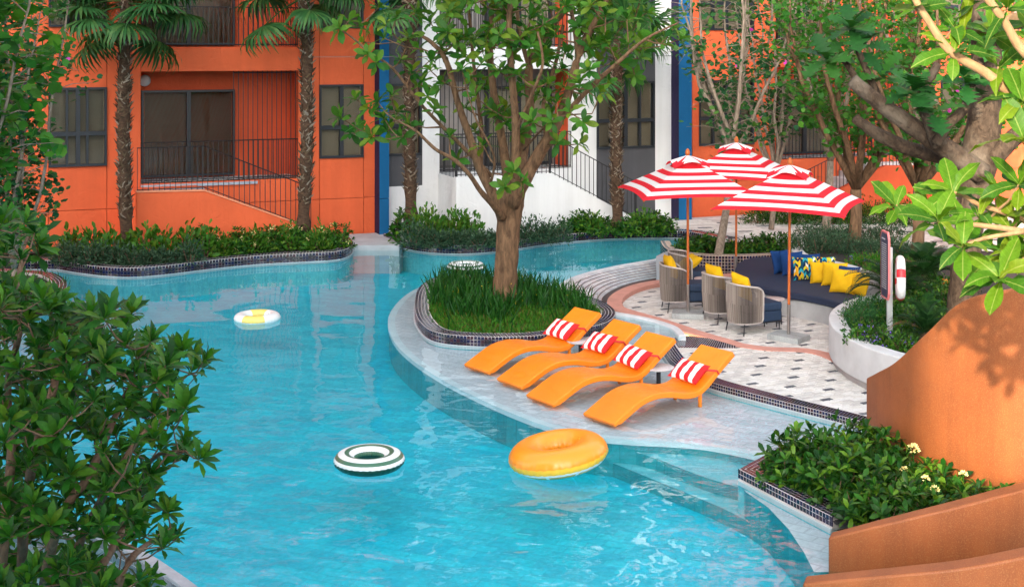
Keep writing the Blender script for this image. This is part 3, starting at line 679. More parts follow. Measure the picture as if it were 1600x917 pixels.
# left orange house
aL = SX(590) - .02
ho = thing('orange_house', 'orange plastered house with loggia behind the two left palms', 'building', F(0, 0, 0))
LW = (SX(76), SX(167)); MW = (SX(499), SX(568)); LO = (SX(220), SX(466))
holes = []
for f in range(NF):
    dz = f*FH
    holes += [(LW[0], LW[1], 2.1+dz, 4.0+dz), (MW[0], MW[1], 2.1+dz, 4.0+dz), (LO[0], LO[1], 1.62+dz, 4.37+dz)]
holes += [(LW[0]-4.4, LW[0]-2.4, 2.1+f*FH, 4.0+f*FH) for f in range(NF)]
b = MB(); cells(b, -24, aL, -.3, ZTOP, holes, [LW[0], LW[1], LO[0], LO[1], MW[0], MW[1]], [1.05] + [4.71 + f*FH for f in range(NF)], m=0); b.build('wall', ORANGE, ho)
for f in range(NF):
    dz = f*FH
    window(ho, LW[0], LW[1], 2.1+dz, 4.0+dz, [.31, .5, .66] if f == 0 else [.33, .5, .67])
    window(ho, MW[0], MW[1], 2.1+dz, 4.0+dz, [.5])
    window(ho, LW[0]-4.4, LW[0]-2.4, 2.1+dz, 4.0+dz, [.25, .5, .75])
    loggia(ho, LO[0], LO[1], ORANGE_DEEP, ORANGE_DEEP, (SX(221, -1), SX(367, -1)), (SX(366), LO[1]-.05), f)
    b = MB(); b.fbox(LO[0]+.01, LO[1]-.01, 0, .06, 4.37+dz, 4.93+dz); b.build('balcony_band', ORANGE, ho)
b = MB(); b.fbox(-24, aL, -8, -.26, ZTOP-.1, ZTOP+.25); b.build('roof', CONC, ho)
b = MB(); b.fbox(-24, aL, -8.2, -8, -.3, ZTOP-.1); b.build('wall', ORANGE, ho); b = MB(); b.fbox(-24.2, -24, -8.2, -.0, -.3, ZTOP-.1); b.build('wall', ORANGE, ho)
b = MB(); b.lathe([(.05, -.02), (.13, .0), (.15, .05), (.13, .1), (.05, .14), (.01, .15)], 16); gl = b.build('globe_lamp', plain('opal_glass', (.62, .62, .62), .35, .03), None, True); gl.parent = ho
q = Vector(F(SX(224, -1.1)+.03, -1.12, 4.12)) - ho.location; gl.location = q; gl.rotation_euler = (math.radians(90), 0, math.atan2(FU[1], FU[0]))
# stair in front of the orange house
so = thing('orange_stair', 'orange stair wall with black railing under the left loggia', 'stairs', F(SX(215, 1.4), 1.4, 0))
D = 1.4; prof = [(SX(213, D), -.2), (SX(488, D), -.2), (SX(488, D), SZ(488, 359, D)), (SX(470, D), SZ(470, 352, D)), (SX(320, D), SZ(320, 299, D)), (SX(213, D), SZ(213, 301, D))]
b = MB(); b.fslab(prof, D-.16, D); b.build('stair_wall', ORANGE, so, bevel=.012)
lz = SZ(260, 299, D); STRIPM = plain('blue_grey_stone_strip', (.36, .41, .48), .6)
b = MB(); pc_ = [prof[5], prof[4], prof[3], prof[2]]
for (a_, za_), (e_, ze_) in zip(pc_, pc_[1:]): b.fslab([(a_, za_ + .003), (e_, ze_ + .003), (e_, ze_ + .035), (a_, za_ + .035)], D-.18, D+.02)
b.build('wall_cap', plain('pale_orange_cap', (.80, .30, .16), .7), so)
b = MB(); b.fbox(prof[0][0], SX(320, D), .05, D-.17, -.2, lz-.03); b.build('landing', ORANGE, so)
b = MB(); b.fbox(prof[0][0]+.02, SX(322, D), D-.42, D-.165, lz-.03, lz+.002); b.build('landing_edge', STRIPM, so)
ns = 8; sA, sB = SX(320, D), SX(480, D)
for i in range(ns):
    b = MB(); z1 = lz - (i+1)*(lz-.15)/ns; b.fbox(sA + (sB-sA)*i/ns, sA + (sB-sA)*(i+1)/ns, .05, D-.17, -.2, z1); b.build('stair_step', CONC, so)
b = MB(); b.fbox(LO[0], SX(402), .012, .05, 1.52, 1.59); b.build('sill_strip', STRIPM, so)
tp = pl([(prof[0][0], lz), (sA, lz), (prof[2][0], prof[2][1])]); hp = 1.03
r = MB(); vbars(r, prof[0][0]+.03, prof[2][0]-.02, .125, D-.08, lambda s: tp(s)-.02, lambda s: tp(s)+hp, .008); rail(r, [(prof[0][0]+.02, lz+hp), (sA, lz+hp), (prof[2][0]-.02, prof[2][1]+hp)], D-.08); rail(r, [(prof[0][0]+.02, lz+.05), (sA, lz+.05), (prof[2][0]-.02, prof[2][1]+.05)], D-.08, .01)
r.build('railing', IRON, so)

# blue pillars
def pillar(px0, px1, label):
    o = thing('blue_pillar', label, 'pillar', F(SX(px0), 0, 0)); s0, s1 = SX(px0+1, .45), SX(px1, .45)
    b = MB(); cells(b, s0, s1, -.2, ZTOP, [], [], [1.05, 4.71, 8.06, 11.41], -.2, .45); b.build('pillar_front', BLUE, o)
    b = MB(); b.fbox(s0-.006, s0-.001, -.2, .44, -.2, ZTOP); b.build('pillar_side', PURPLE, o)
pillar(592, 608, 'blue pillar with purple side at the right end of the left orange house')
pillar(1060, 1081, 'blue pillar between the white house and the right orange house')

# white house
hw = thing('white_house', 'white plastered house with charcoal window bays behind the island tree', 'building', F(.31, 0, 0))
wa, wb = SX(608), SX(1061); G1 = (SX(600), SX(660)); G2 = (SX(932), SX(1024)); WO = (SX(687), SX(893))
hl = []
for f in range(NF):
    dz = f*FH; hl.append((WO[0], WO[1], 1.62+dz, 4.37+dz))
b = MB(); hg = [(G1[0], G1[1], 1.3, ZTOP), (G2[0], G2[1], -.3, ZTOP)]
jz_ = [4.71 + f*FH for f in range(NF)]
cells(b, wa, G2[0], -.3, ZTOP, hl + hg, [WO[0], WO[1]], jz_); b.build('wall', WHITE, hw); b = MB(); cells(b, G2[1], wb, -.3, ZTOP, [], [], jz_); b.build('wall', WHITE, hw)
for G, zb in ((G1, 1.3), (G2, -.3)):
    b = MB(); cells(b, max(G[0], wa), G[1], zb, ZTOP, [(G[0]+.02, G[1]-.02, 2.1+f*FH, 4.0+f*FH) for f in range(NF)], [], [4.71 + f*FH for f in range(NF)], -.25, -.012); b.build('charcoal_bay', GREYP, hw)
for f in range(NF):
    dz = f*FH
    window(hw, G1[0]+.02, G1[1]-.02, 2.1+dz, 4.0+dz, [.62], d=-.02)
    window(hw, G2[0]+.02, G2[1]-.02, 2.1+dz, 4.0+dz, [.25, .5, .75], d=-.02)
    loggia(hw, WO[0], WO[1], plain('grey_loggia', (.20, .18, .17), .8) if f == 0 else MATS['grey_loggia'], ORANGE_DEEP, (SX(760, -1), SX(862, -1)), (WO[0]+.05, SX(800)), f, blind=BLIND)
    b = MB(); b.fbox(WO[0]+.2, SX(752, -1), -1.14, -1.10, 1.7+dz, 4.0+dz); b.build('curtain', CURTAIN, hw)
b = MB(); b.fbox(wa, wb, -8, -.26, ZTOP-.1, ZTOP+.25); b.build('roof', CONC, hw)
sw = thing('white_stair', 'white stair block with black railing behind the island tree', 'stairs', F(SX(713, 1.5), 1.5, 0))
D = 1.5; sp = [(SX(713, D), -.2), (SX(996, D), -.2), (SX(996, D), SZ(996, 343, D)), (SX(861, D), SZ(861, 273, D)), (SX(713, D), SZ(713, 277, D))]
lz = sp[4][1]; sp[3] = (sp[3][0], lz)
b = MB(); b.fslab(sp, D-.16, D); b.build('stair_wall', WHITE, sw, bevel=.012)
b = MB(); b.fbox(sp[0][0]+.002, SX(861, D), .02, D-.161, -.2, lz-.04); b.build('landing', WHITE, sw, bevel=.01)
sA = SX(861, D)
for i in range(8):
    b = MB(); b.fbox(sA + (sp[1][0]-sA)*i/8, sA + (sp[1][0]-sA)*(i+1)/8, .02, D-.17, -.2, lz - (i+1)*(lz-.1)/8); b.build('stair_step', CONC, sw)
tp = pl([(sp[0][0], lz), (sA, lz), (sp[2][0], sp[2][1])]); hp = 1.0
r = MB(); vbars(r, sp[0][0]+.03, sp[2][0]-.02, .125, D-.08, lambda s: tp(s)-.03, lambda s: tp(s)+hp, .008); rail(r, [(sp[0][0], lz+hp), (sA, lz+hp), (sp[2][0], sp[2][1]+hp)], D-.08); rail(r, [(sp[0][0], lz+.05), (sA, lz+.05), (sp[2][0], sp[2][1]+.05)], D-.08, .01)
for s_q in (sp[0][0]+.03, sA, sp[2][0]-.02): r.fbox(s_q-.025, s_q+.025, D-.105, D-.055, tp(s_q)-.03, tp(s_q)+hp+.02)
for i in range(13):
    dd = .1 + i*.11; r.fbox(sp[0][0]+.02, sp[0][0]+.036, dd-.008, dd+.008, lz-.04, lz+hp)
r.tube([F(sp[0][0]+.03, .05, lz+hp), F(sp[0][0]+.03, D-.08, lz+hp)], .014, 5); r.build('railing', IRON, sw)

# right orange house, mirrored
hr = thing('orange_house', 'orange plastered house behind the thin trees on the right', 'building', F(SX(1081), 0, 0))
ra = SX(1082); RW = (SX(1092), SX(1178)); RO = (SX(1212), SX(1440)); RW2 = (SX(1470), SX(1540))
holes = []
for f in range(NF):
    dz = f*FH; holes += [(RW[0], RW[1], 2.1+dz, 4.0+dz), (RO[0], RO[1], 1.62+dz, 4.37+dz), (RW2[0], RW2[1], 2.1+dz, 4.0+dz)]
b = MB(); cells(b, ra, 36, -.3, ZTOP, holes, [RW[1], RO[0], RO[1], RW2[0]], [1.05] + [4.71 + f*FH for f in range(NF)]); b.build('wall', ORANGE, hr)
for f in range(NF):
    dz = f*FH
    window(hr, RW[0], RW[1], 2.1+dz, 4.0+dz, [.26, .5, .74])
    window(hr, RW2[0], RW2[1], 2.1+dz, 4.0+dz, [.5])
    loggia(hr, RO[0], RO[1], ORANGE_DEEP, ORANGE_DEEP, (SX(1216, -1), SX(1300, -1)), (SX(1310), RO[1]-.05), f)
    b = MB(); b.fbox(RO[0]+.01, RO[1]-.01, 0, .06, 4.37+dz, 4.93+dz); b.build('balcony_band', ORANGE, hr)
b = MB(); b.fbox(ra, 36, -8, -.26, ZTOP-.1, ZTOP+.25); b.build('roof', CONC, hr)
sr = thing('orange_stair', 'red orange stair wall behind the forked trunks on the right', 'stairs', F(SX(1270, 1.4), 1.4, 0))
D = 1.4; s4 = [(SX(1262, D), -.2), (SX(1500, D), -.2), (SX(1500, D), SZ(1500, 259, D)), (SX(1384, D), SZ(1384, 259, D)), (SX(1262, D), SZ(1262, 322, D))]
b = MB(); b.fslab(s4, D-.16, D); b.build('stair_wall', ORANGE_DEEP, sr, bevel=.012)
lz = s4[3][1]
b = MB(); b.fbox(s4[3][0], s4[2][0], .05, D-.17, -.2, lz-.03); b.build('landing', CONC, sr)
b = MB(); b.fbox(s4[3][0], s4[2][0]-.01, D-.5, D-.165, lz-.03, lz+.05); b.build('landing_edge', WHITE, sr)
for i in range(8):
    b = MB(); a0 = s4[4][0]; a1 = s4[3][0]; b.fbox(a0 + (a1-a0)*i/8, a0 + (a1-a0)*(i+1)/8, .05, D-.17, -.2, .1 + (i+.6)*(lz-.1)/8); b.build('stair_step', CONC, sr)
tp = pl([(s4[4][0], s4[4][1]), (s4[3][0], lz), (s4[2][0], lz)])
r = MB(); vbars(r, s4[4][0]+.03, s4[2][0]-.02, .125, D-.08, lambda s: tp(s)-.02, lambda s: tp(s)+1.0, .008); rail(r, [(s4[4][0], s4[4][1]+1.0), (s4[3][0], lz+1.0), (s4[2][0], lz+1.0)], D-.08); r.build('railing', IRON, sr)

# the hotel wing behind the viewpoint, whose shade falls on the court
wg = thing('hotel_wing', 'tall pale hotel wing standing behind the viewpoint', 'building', (-5.4, -10, 0))
wr = math.atan2(-.38, .925); wu = Vector((math.cos(wr), math.sin(wr), 0)); wv = Vector((-wu.y, wu.x, 0)); wo = Vector((-5.4, -10, 0))
def wbox(u0, u1, v0, v1, z0, z1):
    b = MB(); b.hexa([tuple(wo + wu*u + wv*v + Vector((0, 0, z))) for z in (z0, z1) for u, v in ((u0, v0), (u1, v0), (u1, v1), (u0, v1))]); return b
wbox(-32, 0, -14, 0, -1.2, 25).build('wall', WHITE, wg); wbox(-32.2, .1, -14.2, .2, 25, 25.4).build('roof', CONC, wg)
FARP = plain('far_pane', (.05, .05, .05), .1)
for i in range(8):
    for j in range(7):
        u = -30.5 + i*3.7; z = 1.6 + j*3.3; fo = wbox(u, u+1.8, .002, .05, z, z+1.7).build('window', FRAME, wg); wbox(u+.1, u+1.7, .051, .06, z+.1, z+1.6).build('pane', FARP, fo)
lp = thing('shade_block', 'low unseen block added behind the viewpoint to shade the near walls', 'building', (1, -3, 0))  # unseen block, added to keep the sun off the two nearest terrazzo walls
b = MB(); b.box((-1.9, -3.2, 2.5), (2.9, 2.2, 7.4)); b.build('wall', WHITE, lp)
b = MB(); b.box((-1.9, -3.2, 6.32), (3.1, 2.5, .24)); b.build('roof', CONC, lp)
# ------------------------------------------------------------------ loungers
LORANGE = plain('orange_moulded_shell', (.86, .215, .006), .42, .13, 1.6, .12, 90, .002)
_t = LORANGE.node_tree; _n = _t.nodes.new('ShaderNodeTexNoise'); _n.inputs['Scale'].default_value = 7; _n.inputs['Detail'].default_value = 8; _n.inputs['Roughness'].default_value = .75
_m = _t.nodes.new('ShaderNodeMapRange'); _m.inputs[1].default_value = .35; _m.inputs[2].default_value = .68; _m.inputs[3].default_value = .28; _m.inputs[4].default_value = .62
_c = _t.nodes.new('ShaderNodeTexCoord'); _t.links.new(_c.outputs['Object'], _n.inputs['Vector']); _t.links.new(_n.outputs[0], _m.inputs[0]); _t.links.new(_m.outputs[0], _t.nodes['Principled BSDF'].inputs['Roughness'])
LP = smooth([(0, .10), (.22, .21), (.48, .325), (.75, .365), (1.02, .335), (1.28, .27), (1.50, .265), (1.66, .34), (1.84, .475), (2.02, .60), (2.17, .70)], 4)
def lounger(label, loc, rz):
    o = thing('sun_lounger', label, 'sun lounger', (0, 0, 0), 'orange loungers in the shallow water')
    top = LP; n = len(top); bot = []
    for i, (t, z) in enumerate(top):
        a, b_ = top[max(i-1, 0)], top[min(i+1, n-1)]; l = math.hypot(b_[0]-a[0], b_[1]-a[1]); th = .085 if i > 1 else .06
        bot.append((t + (b_[1]-a[1])/l*th, z - (b_[0]-a[0])/l*th))
    b = MB(); h = .31
    for sgn in (-1, 1):
        b.v += [(t, sgn*h, z) for t, z in top] + [(t, sgn*h, z) for t, z in bot]
    N = 2*n
    for i in range(n-1):
        b.f += [(i, i+1, N+i+1, N+i), (n+i+1, n+i, N+n+i, N+n+i+1), (i+1, i, n+i, n+i+1), (N+i, N+i+1, N+n+i+1, N+n+i)]; b.m += [0]*4
    b.f += [(0, N, N+n, n), (n-1, n+n-1, N+n+n-1, N+n-1)]; b.m += [0, 0]
    b.build('shell', LORANGE, o, bevel=.014, seg=3, angle=38)
    for y in (-.24, .24):
        b = MB(); b.tube([(1.60, y, .0), (1.60, y, .22)], .027, 10); b.build('leg', LORANGE, o, smooth_=False)
    return o
l0 = lounger(None, None, 0)
LS = [((-.56, 19.78), 'leftmost orange lounger, nearest the grassy island', 'leftmost'), ((-.05, 18.92), 'second orange lounger from the left, with its head end behind the third', ''), ((.38, 18.02), 'third orange lounger from the left, between the second and the nearest', ''), ((1.15, 17.1), 'nearest orange lounger, rightmost of the four in the shallow water', '')]
LZ = -.075; LRZ = math.radians(40)
louns = []
for i, (p, lab, _) in enumerate(LS):
    o = l0 if i == 0 else copy_tree(l0); o.location = (p[0], p[1], LZ); o.rotation_euler.z = math.radians((39.5, 37, 37, 39)[i]); o.scale = (1.08, 1, 1); o['label'] = lab; louns.append(o)

# ------------------------------------------------------------------ cushions
def pillow_mesh(w, h, t, n=14, pinch=.10, seed=1):
    r = random.Random(seed); v, f = [], []
    for sgn in (1, -1):
        for j in range(n+1):
            for i in range(n+1):
                u, q = i/n*2-1, j/n*2-1
                e = (max(0, 1-abs(u)**2.4)*max(0, 1-abs(q)**2.4))**.5
                x = u*(1 - pinch*(1-abs(u)**3)*0 - pinch*(1-q*q)*abs(u)**2)*w/2; y = q*(1 - pinch*(1-u*u)*abs(q)**2)*h/2
                wr = .012*math.sin(5*u+3*q+seed)*e + .008*math.sin(9*q-7*u+2*seed)*e
                v.append((x, y, sgn*(t/2*e**.8 + wr*.6*e)))
    K = (n+1)**2
    for j in range(n):
        for i in range(n):
            a = j*(n+1)+i; f.append((a, a+1, a+n+2, a+n+1)); f.append((K+a, K+a+n+1, K+a+n+2, K+a+1))
    mb = MB(); mb.add(v, f); return mb
def weave(t, strength=.25):
    t.bump(t.noise(60, 3, .5, t.coord()).outputs[0], strength*.5, .002); t.p.inputs['Roughness'].default_value = .85; t.p.inputs['Specular IOR Level'].default_value = .2
def stripe_mat():
    t = NT('red_white_stripe_canvas'); sx = t.t.nodes.new('ShaderNodeSeparateXYZ'); t.l(t.coord('Generated'), sx.inputs[0])
    c = t.ramp(t.math('FRACT', t.math('MULTIPLY', t.math('ADD', sx.outputs[0], .0), 3.5)), [(0, (.72, .018, .022)), (.5, (.80, .79, .78))], 'CONSTANT'); t.l(c, t.p.inputs['Base Color']); weave(t); return t.m
STRIPE = stripe_mat()
def yellow(name, col):
    t = NT(name); n = t.noise(5, 4, .6, t.coord()); t.l(t.ramp(n.outputs[0], [(.3, mulc(col, .9)), (.7, mulc(col, 1.08))]), t.p.inputs['Base Color']); weave(t); return t.m
YEL = yellow('mustard_canvas', (.68, .40, .008)); NAVP = yellow('deep_blue_canvas', (.006, .035, .13))
def pattern_mat():
    t = NT('chevron_print_canvas'); co = t.coord('Generated'); sx = t.t.nodes.new('ShaderNodeSeparateXYZ'); t.l(co, sx.inputs[0])
    zig = t.math('MULTIPLY', t.math('ABSOLUTE', t.math('SUBTRACT', t.math('FRACT', t.math('MULTIPLY', sx.outputs[0], 5.0)), .5)), 1.1)
    row = t.math('MULTIPLY', t.math('ADD', sx.outputs[1], t.math('MULTIPLY', zig, .22)), 8.0)
    cid = t.math('ADD', t.math('FLOOR', row), t.math('MULTIPLY', t.math('FLOOR', t.math('MULTIPLY', sx.outputs[0], 10)), 7.13))
    wv = t.t.nodes.new('ShaderNodeTexWhiteNoise'); wv.noise_dimensions = '1D'; t.l(cid, wv.inputs['W'])
    c = t.ramp(wv.outputs['Value'], [(0, (.005, .05, .09)), (.28, (.01, .012, .04)), (.45, (.02, .30, .36)), (.6, (.50, .46, .02)), (.75, (.65, .66, .6)), (.87, (.62, .33, .01))], 'CONSTANT')
    t.l(c, t.p.inputs['Base Color']); weave(t); return t.m
PATT = pattern_mat()
def pillow(name, label, group, mat, w, h, t, loc, rot, seed=1, cat='cushion'):
    o = pillow_mesh(w, h, t, seed=seed).build(name, mat, None, True); tag(o, label, cat, group)
    o.matrix_world = Matrix.Translation(Vector(loc)) @ rot.to_4x4(); return o
def axes(x, y): # rotation with given x axis and approx y axis
    x = Vector(x).normalized(); z = x.cross(Vector(y)).normalized(); y = z.cross(x); return Matrix((x, y, z)).transposed()
ax = Vector((math.cos(LRZ), math.sin(LRZ), 0)); wd = Vector((math.sin(LRZ), -math.cos(LRZ), 0))
ups = (ax*.82 + Vector((0, 0, .60))).normalized()
PLB = ['striped pillow on the leftmost lounger beside the far side table', 'striped pillow on the second lounger from the left', 'striped pillow on the third lounger beside the near side table', 'striped pillow on the nearest lounger']
for i, o in enumerate(louns):
    b0 = Vector(o.location); rr = random.Random(i); lr_ = o.rotation_euler.z; ax = Vector((math.cos(lr_), math.sin(lr_), 0))*1.08; wd = Vector((math.sin(lr_), -math.cos(lr_), 0)); ups = (ax*.76 + Vector((0, 0, .60))).normalized()
    q = pillow('striped_pillow', PLB[i], 'striped pillows strapped to the loungers', STRIPE, .58 + rr.uniform(-.02, .02), .37, .15, b0 + ax*1.63 + wd*(.0 + rr.uniform(-.03, .02)) + Vector((0, 0, .455)), axes(wd + ups*rr.uniform(-.09, .07), ups), i+1)
    R_ = q.matrix_world.to_3x3().transposed()
    for sg in (.12, .15):
        b = MB(); pts = [b0 + ax*1.64 + wd*.20 + Vector((0, 0, .50)), b0 + ax*1.74 + wd*.27 + Vector((0, 0, .50)), b0 + ax*1.84 + wd*.325 + Vector((0, 0, .485)), b0 + ax*1.88 + wd*.322 + Vector((0, 0, .43))]
    loc_pts = [R_ @ (p - q.location) for p in pts]
    b.tube(loc_pts, [.012, .014, .014, .012], 6); st = b.build('strap', STRIPE.copy() if False else plain('red_strap', (.6, .03, .03), .8) if i == 0 else MATS['red_strap'], None); st.parent = q

# ------------------------------------------------------------------ small round tables
MARB = terrazzo('pale_marble_top', (.55, .53, .53), (.72, .70, .69), (.25, .23, .23))
MARBP = terrazzo('rosy_marble_top', (.50, .40, .38), (.70, .62, .60), (.25, .16, .15))
def ctable(label, loc, r, h, mat, legs, group):
    o = thing('side_table', label, 'side table', loc, group); x, y, z = loc
    b = MB(); b.lathe([(.01, h-.028), (r-.012, h-.028), (r, h-.018), (r, h-.006), (r-.01, h), (.01, h)], 32, loc); b.build('table_top', mat, o, angle=40)
    if legs == 1:
        b = MB(); b.tube([(x, y, z), (x, y, z+h-.028)], .033, 12); b.build('leg', IRON, o)
        b = MB(); b.lathe([(.01, .0), (.15, .0), (.15, .012), (.01, .012)], 20, loc); b.build('foot_plate', IRON, o)
    else:
        for k in range(3):
            a = k*2.094 + .5; b = MB(); b.tube([(x+.16*math.cos(a), y+.16*math.sin(a), z), (x+.12*math.cos(a), y+.12*math.sin(a), z+h-.028)], .011, 7); b.build('leg', IRON, o)
    return o
ctable('low marble side table between the leftmost and second loungers', P(907, 560, -.07), .235, .30, MARB, 1, 'side tables among the loungers')
ctable('low marble side table between the third and nearest loungers', P(1029, 604, -.07), .235, .30, MARB, 1, 'side tables among the loungers')
ctable('small round stone table beside the front umbrella base and bench', P(1211, 508, ZT), .18, .50, MARBP, 3, 'side tables in the lounge')
ctable('small round stone table half hidden behind the middle armchair', P(1100, 470, ZT), .20, .46, MARBP, 3, 'side tables in the lounge')

# ------------------------------------------------------------------ swim rings
def pvc(name, col, rough=.32):
    t = NT(name); t.p.inputs['Base Color'].default_value = (*col, 1); t.p.inputs['Roughness'].default_value = rough; t.p.inputs['Subsurface Weight'].default_value = .08; t.p.inputs['Subsurface Radius'].default_value = (.05, .03, .02)
    t.p.inputs['Coat Weight'].default_value = .2
    t.bump(t.noise(14, 3, .5, t.coord()).outputs[0], .10, .01); return t.m
PW, PG, PDG, PO, PY, PLY = pvc('white_vinyl', (.80, .82, .80)), pvc('green_vinyl', (.05, .15, .085)), pvc('dark_green_vinyl', (.006, .045, .025)), pvc('orange_vinyl', (.92, .30, .015)), pvc('yellow_vinyl', (.85, .50, .03)), pvc('lemon_vinyl', (.85, .66, .16))
def ring(label, group, loc, R, r, fn, mats, tilt=(0, 0), rz=0, flat=.92, nu=96, nv=28):
    mb = MB()
    for i in range(nu):
        a = 2*math.pi*i/nu
        for j in range(nv):
            v = 2*math.pi*j/nv; pk = 1 + .075*math.sin(a*36)*math.exp(-((math.sin(v + .15))**2)*5)      # puckers along the two seams
            rr = R + r*math.cos(v)*pk; mb.v.append((rr*math.cos(a), rr*math.sin(a), r*flat*math.sin(v)))
    for i in range(nu):
        for j in range(nv):
            i2, j2 = (i+1) % nu, (j+1) % nv; mb.f.append((i*nv+j, i2*nv+j, i2*nv+j2, i*nv+j2)); mb.m.append(fn((i+.5)/nu, (j+.5)/nv))
    o = thing('swim_ring', label, 'swim ring', loc, group); o.rotation_euler = (tilt[0], tilt[1], rz)
    body = mb.build('ring_body', mats, None, True); body.parent = o
    b = MB(); b.tube([(R*.72, R*.05, r*.55), (R*.70, R*.05, r*.55+.03)], [.016, .012], 8); vv = b.build('valve', mats[0], None); vv.parent = o
    return o
def gstripe(u, v):            # v: 0 outer equator, .25 top, .5 inner, .75 bottom
    d = v*28
    if d < 2: return 0
    if d < 4: return 1
    if d < 7: return 0
    if d < 9: return 1
    if d < 12: return 0
    if d < 14.5: return 1
    return 2
ring('green and white striped swim ring floating in the middle of the pool', 'swim rings on the pool', tuple(P(577, 718, .05)), .295, .125, gstripe, [PW, PG, PDG], flat=.78)
ring('green and white striped swim ring far off beyond the island grass', 'swim rings on the pool', (at(728, 415, 28.7).x, 28.7, .05), .30, .125, gstripe, [PW, PG, PDG], flat=.8)
ring('yellow and white swim ring near the far left bank', 'swim rings on the pool', tuple(P(402, 496, .03)), .30, .118, lambda u, v: 1 if (v < .52 or v > .975) and (abs(u-.75) < .088 or abs(u-.26) < .09) else 0, [PW, PLY], flat=.75)
def orf(u, v):
    if v < .56 or v > .985: return 0
    if v > .945: return 1
    if v > .90: return 2
    return 3 if (u*10) % 1 > .10 and v > .6 else 2
ring('big orange fruit slice swim ring nearest the loungers', 'swim rings on the pool', tuple(P(872, 708, .15)), .385, .205, orf, [PO, PY, PW, pvc('amber_vinyl', (.72, .34, .02))], tilt=(math.radians(0), math.radians(-8)), rz=0, flat=.78)

# ------------------------------------------------------------------ umbrellas
def canvas(name, col):
    t = NT(name); t.p.inputs['Base Color'].default_value = (*col, 1); weave(t, .15)
    tr = t.t.nodes.new('ShaderNodeBsdfTranslucent'); tr.inputs[0].default_value = (*col, 1); mx = t.t.nodes.new('ShaderNodeMixShader'); mx.inputs[0].default_value = .25
    t.l(t.p.outputs[0], mx.inputs[1]); t.l(tr.outputs[0], mx.inputs[2]); t.l(mx.outputs[0], t.o.inputs[0]); return t.m
CRED, CWHT = canvas('red_umbrella_canvas', (.74, .02, .035)), canvas('white_umbrella_canvas', (.82, .82, .83))
POLEW = bark('varnished_pole_wood', (.34, .085, .02), (.46, .13, .035), (14, 14, 1), .1); POLEW.node_tree.nodes['Principled BSDF'].inputs['Roughness'].default_value = .35
STEEL = plain('brushed_steel', (.42, .40, .38), .28, .06, metal=1.0)
GRAN = terrazzo('grey_granite', (.30, .32, .32), (.5, .52, .52), (.14, .16, .16))
def umbrella():
    o = thing('striped_umbrella', None, 'umbrella', (0, 0, 0), 'striped market umbrellas over the lounge')
    d, ze, za = 1.6, 2.36, 2.99; n = 9; nc = 10
    def pt(q, r_, s):                                     # q panel, r 0 apex..1 eave, s across -1..1
        a0 = q*math.pi/2; c0 = Vector((math.cos(a0), math.sin(a0), 0)); c1 = Vector((math.cos(a0+math.pi/2), math.sin(a0+math.pi/2), 0))
        w_ = (s+1)/2; p = (c0*(1-w_) + c1*w_)*d*r_
        sag = (1-s*s)*r_; p *= 1 - .05*(1-s*s)*r_; zz = za + (ze-za)*(r_**1.08) - .05*sag*(1-r_)*2 + .035*sag
        return (p.x, p.y, zz)
    for q in range(4):
        mb = MB()
        for k in range(n+1):
            for c in range(nc+1): mb.v.append(pt(q, .16 + .84*k/n if k else .10, c/nc*2-1))
        for k in range(n):
            for c in range(nc):
                a = k*(nc+1)+c; mb.f.append((a, a+nc+1, a+nc+2, a+1)); mb.m.append((k+1) % 2)
        mb.build('canopy_panel', [CWHT, CRED], o, True)
        mb = MB(); cc = 8                                  # vent flap above, lifted in the middle
        for k in range(4):
            for c in range(cc+1):
                s = c/cc*2-1; p = Vector(pt(q, .01 + .30*k/3, s)); p.z += .085 - .05*(k/3)*abs(s)**1.5 + .085*(k/3)*(1-s*s); mb.v.append(tuple(p))
        for k in range(3):
            for c in range(cc):
                a = k*(cc+1)+c; mb.f.append((a, a+cc+1, a+cc+2, a+1)); mb.m.append(1 if abs((c+.5)/cc*2-1) > .72 or k == 2 and abs((c+.5)/cc*2-1) > .5 else (0 if c % 3 else 0))
        mb.build('vent_flap', [CWHT, CRED], o, True)
        mb = MB(); e = Vector(pt(q, .985, -1)); mb.tube([(0, 0, za-.10), (e.x, e.y, e.z-.03)], .013, 6); mb.build('rib', POLEW, o)
    mb = MB(); mb.tube([(0, 0, .55), (0, 0, 3.02)], .024, 12); mb.build('pole', POLEW, o, angle=40)
    mb = MB(); mb.tube([(0, 0, .09), (0, 0, .62)], .030, 12); mb.build('pole_sleeve', STEEL, o, angle=40)
    mb = MB(); mb.lathe([(.012, 3.02), (.03, 3.04), (.022, 3.06), (.045, 3.09), (.05, 3.12), (.035, 3.17), (.008, 3.20)], 14); mb.build('finial', POLEW, o, smooth_=True)
    mb = MB(); mb.box((0, 0, .05), (.60, .46, .10), .5); mb.build('base_slab', GRAN, o, bevel=.01)
    return o
u0 = umbrella()
for i, (p, z, rot, tilt, lab) in enumerate([((4.85, 22.45), ZT, -68.7, (0, .9), 'front striped umbrella, rightmost of the three, beside the stone table'), ((3.35, 24.35), ZT, -38, (0, -.2), 'left striped umbrella beside the wicker armchairs'), ((4.83, 27.6), ZT, -65, (0, .3), 'back striped umbrella, highest of the three in view')]):
    o = u0 if i == 0 else copy_tree(u0); o.location = (p[0], p[1], z); o.rotation_euler = (0, math.radians(tilt[1]), math.radians(rot)); o['label'] = lab

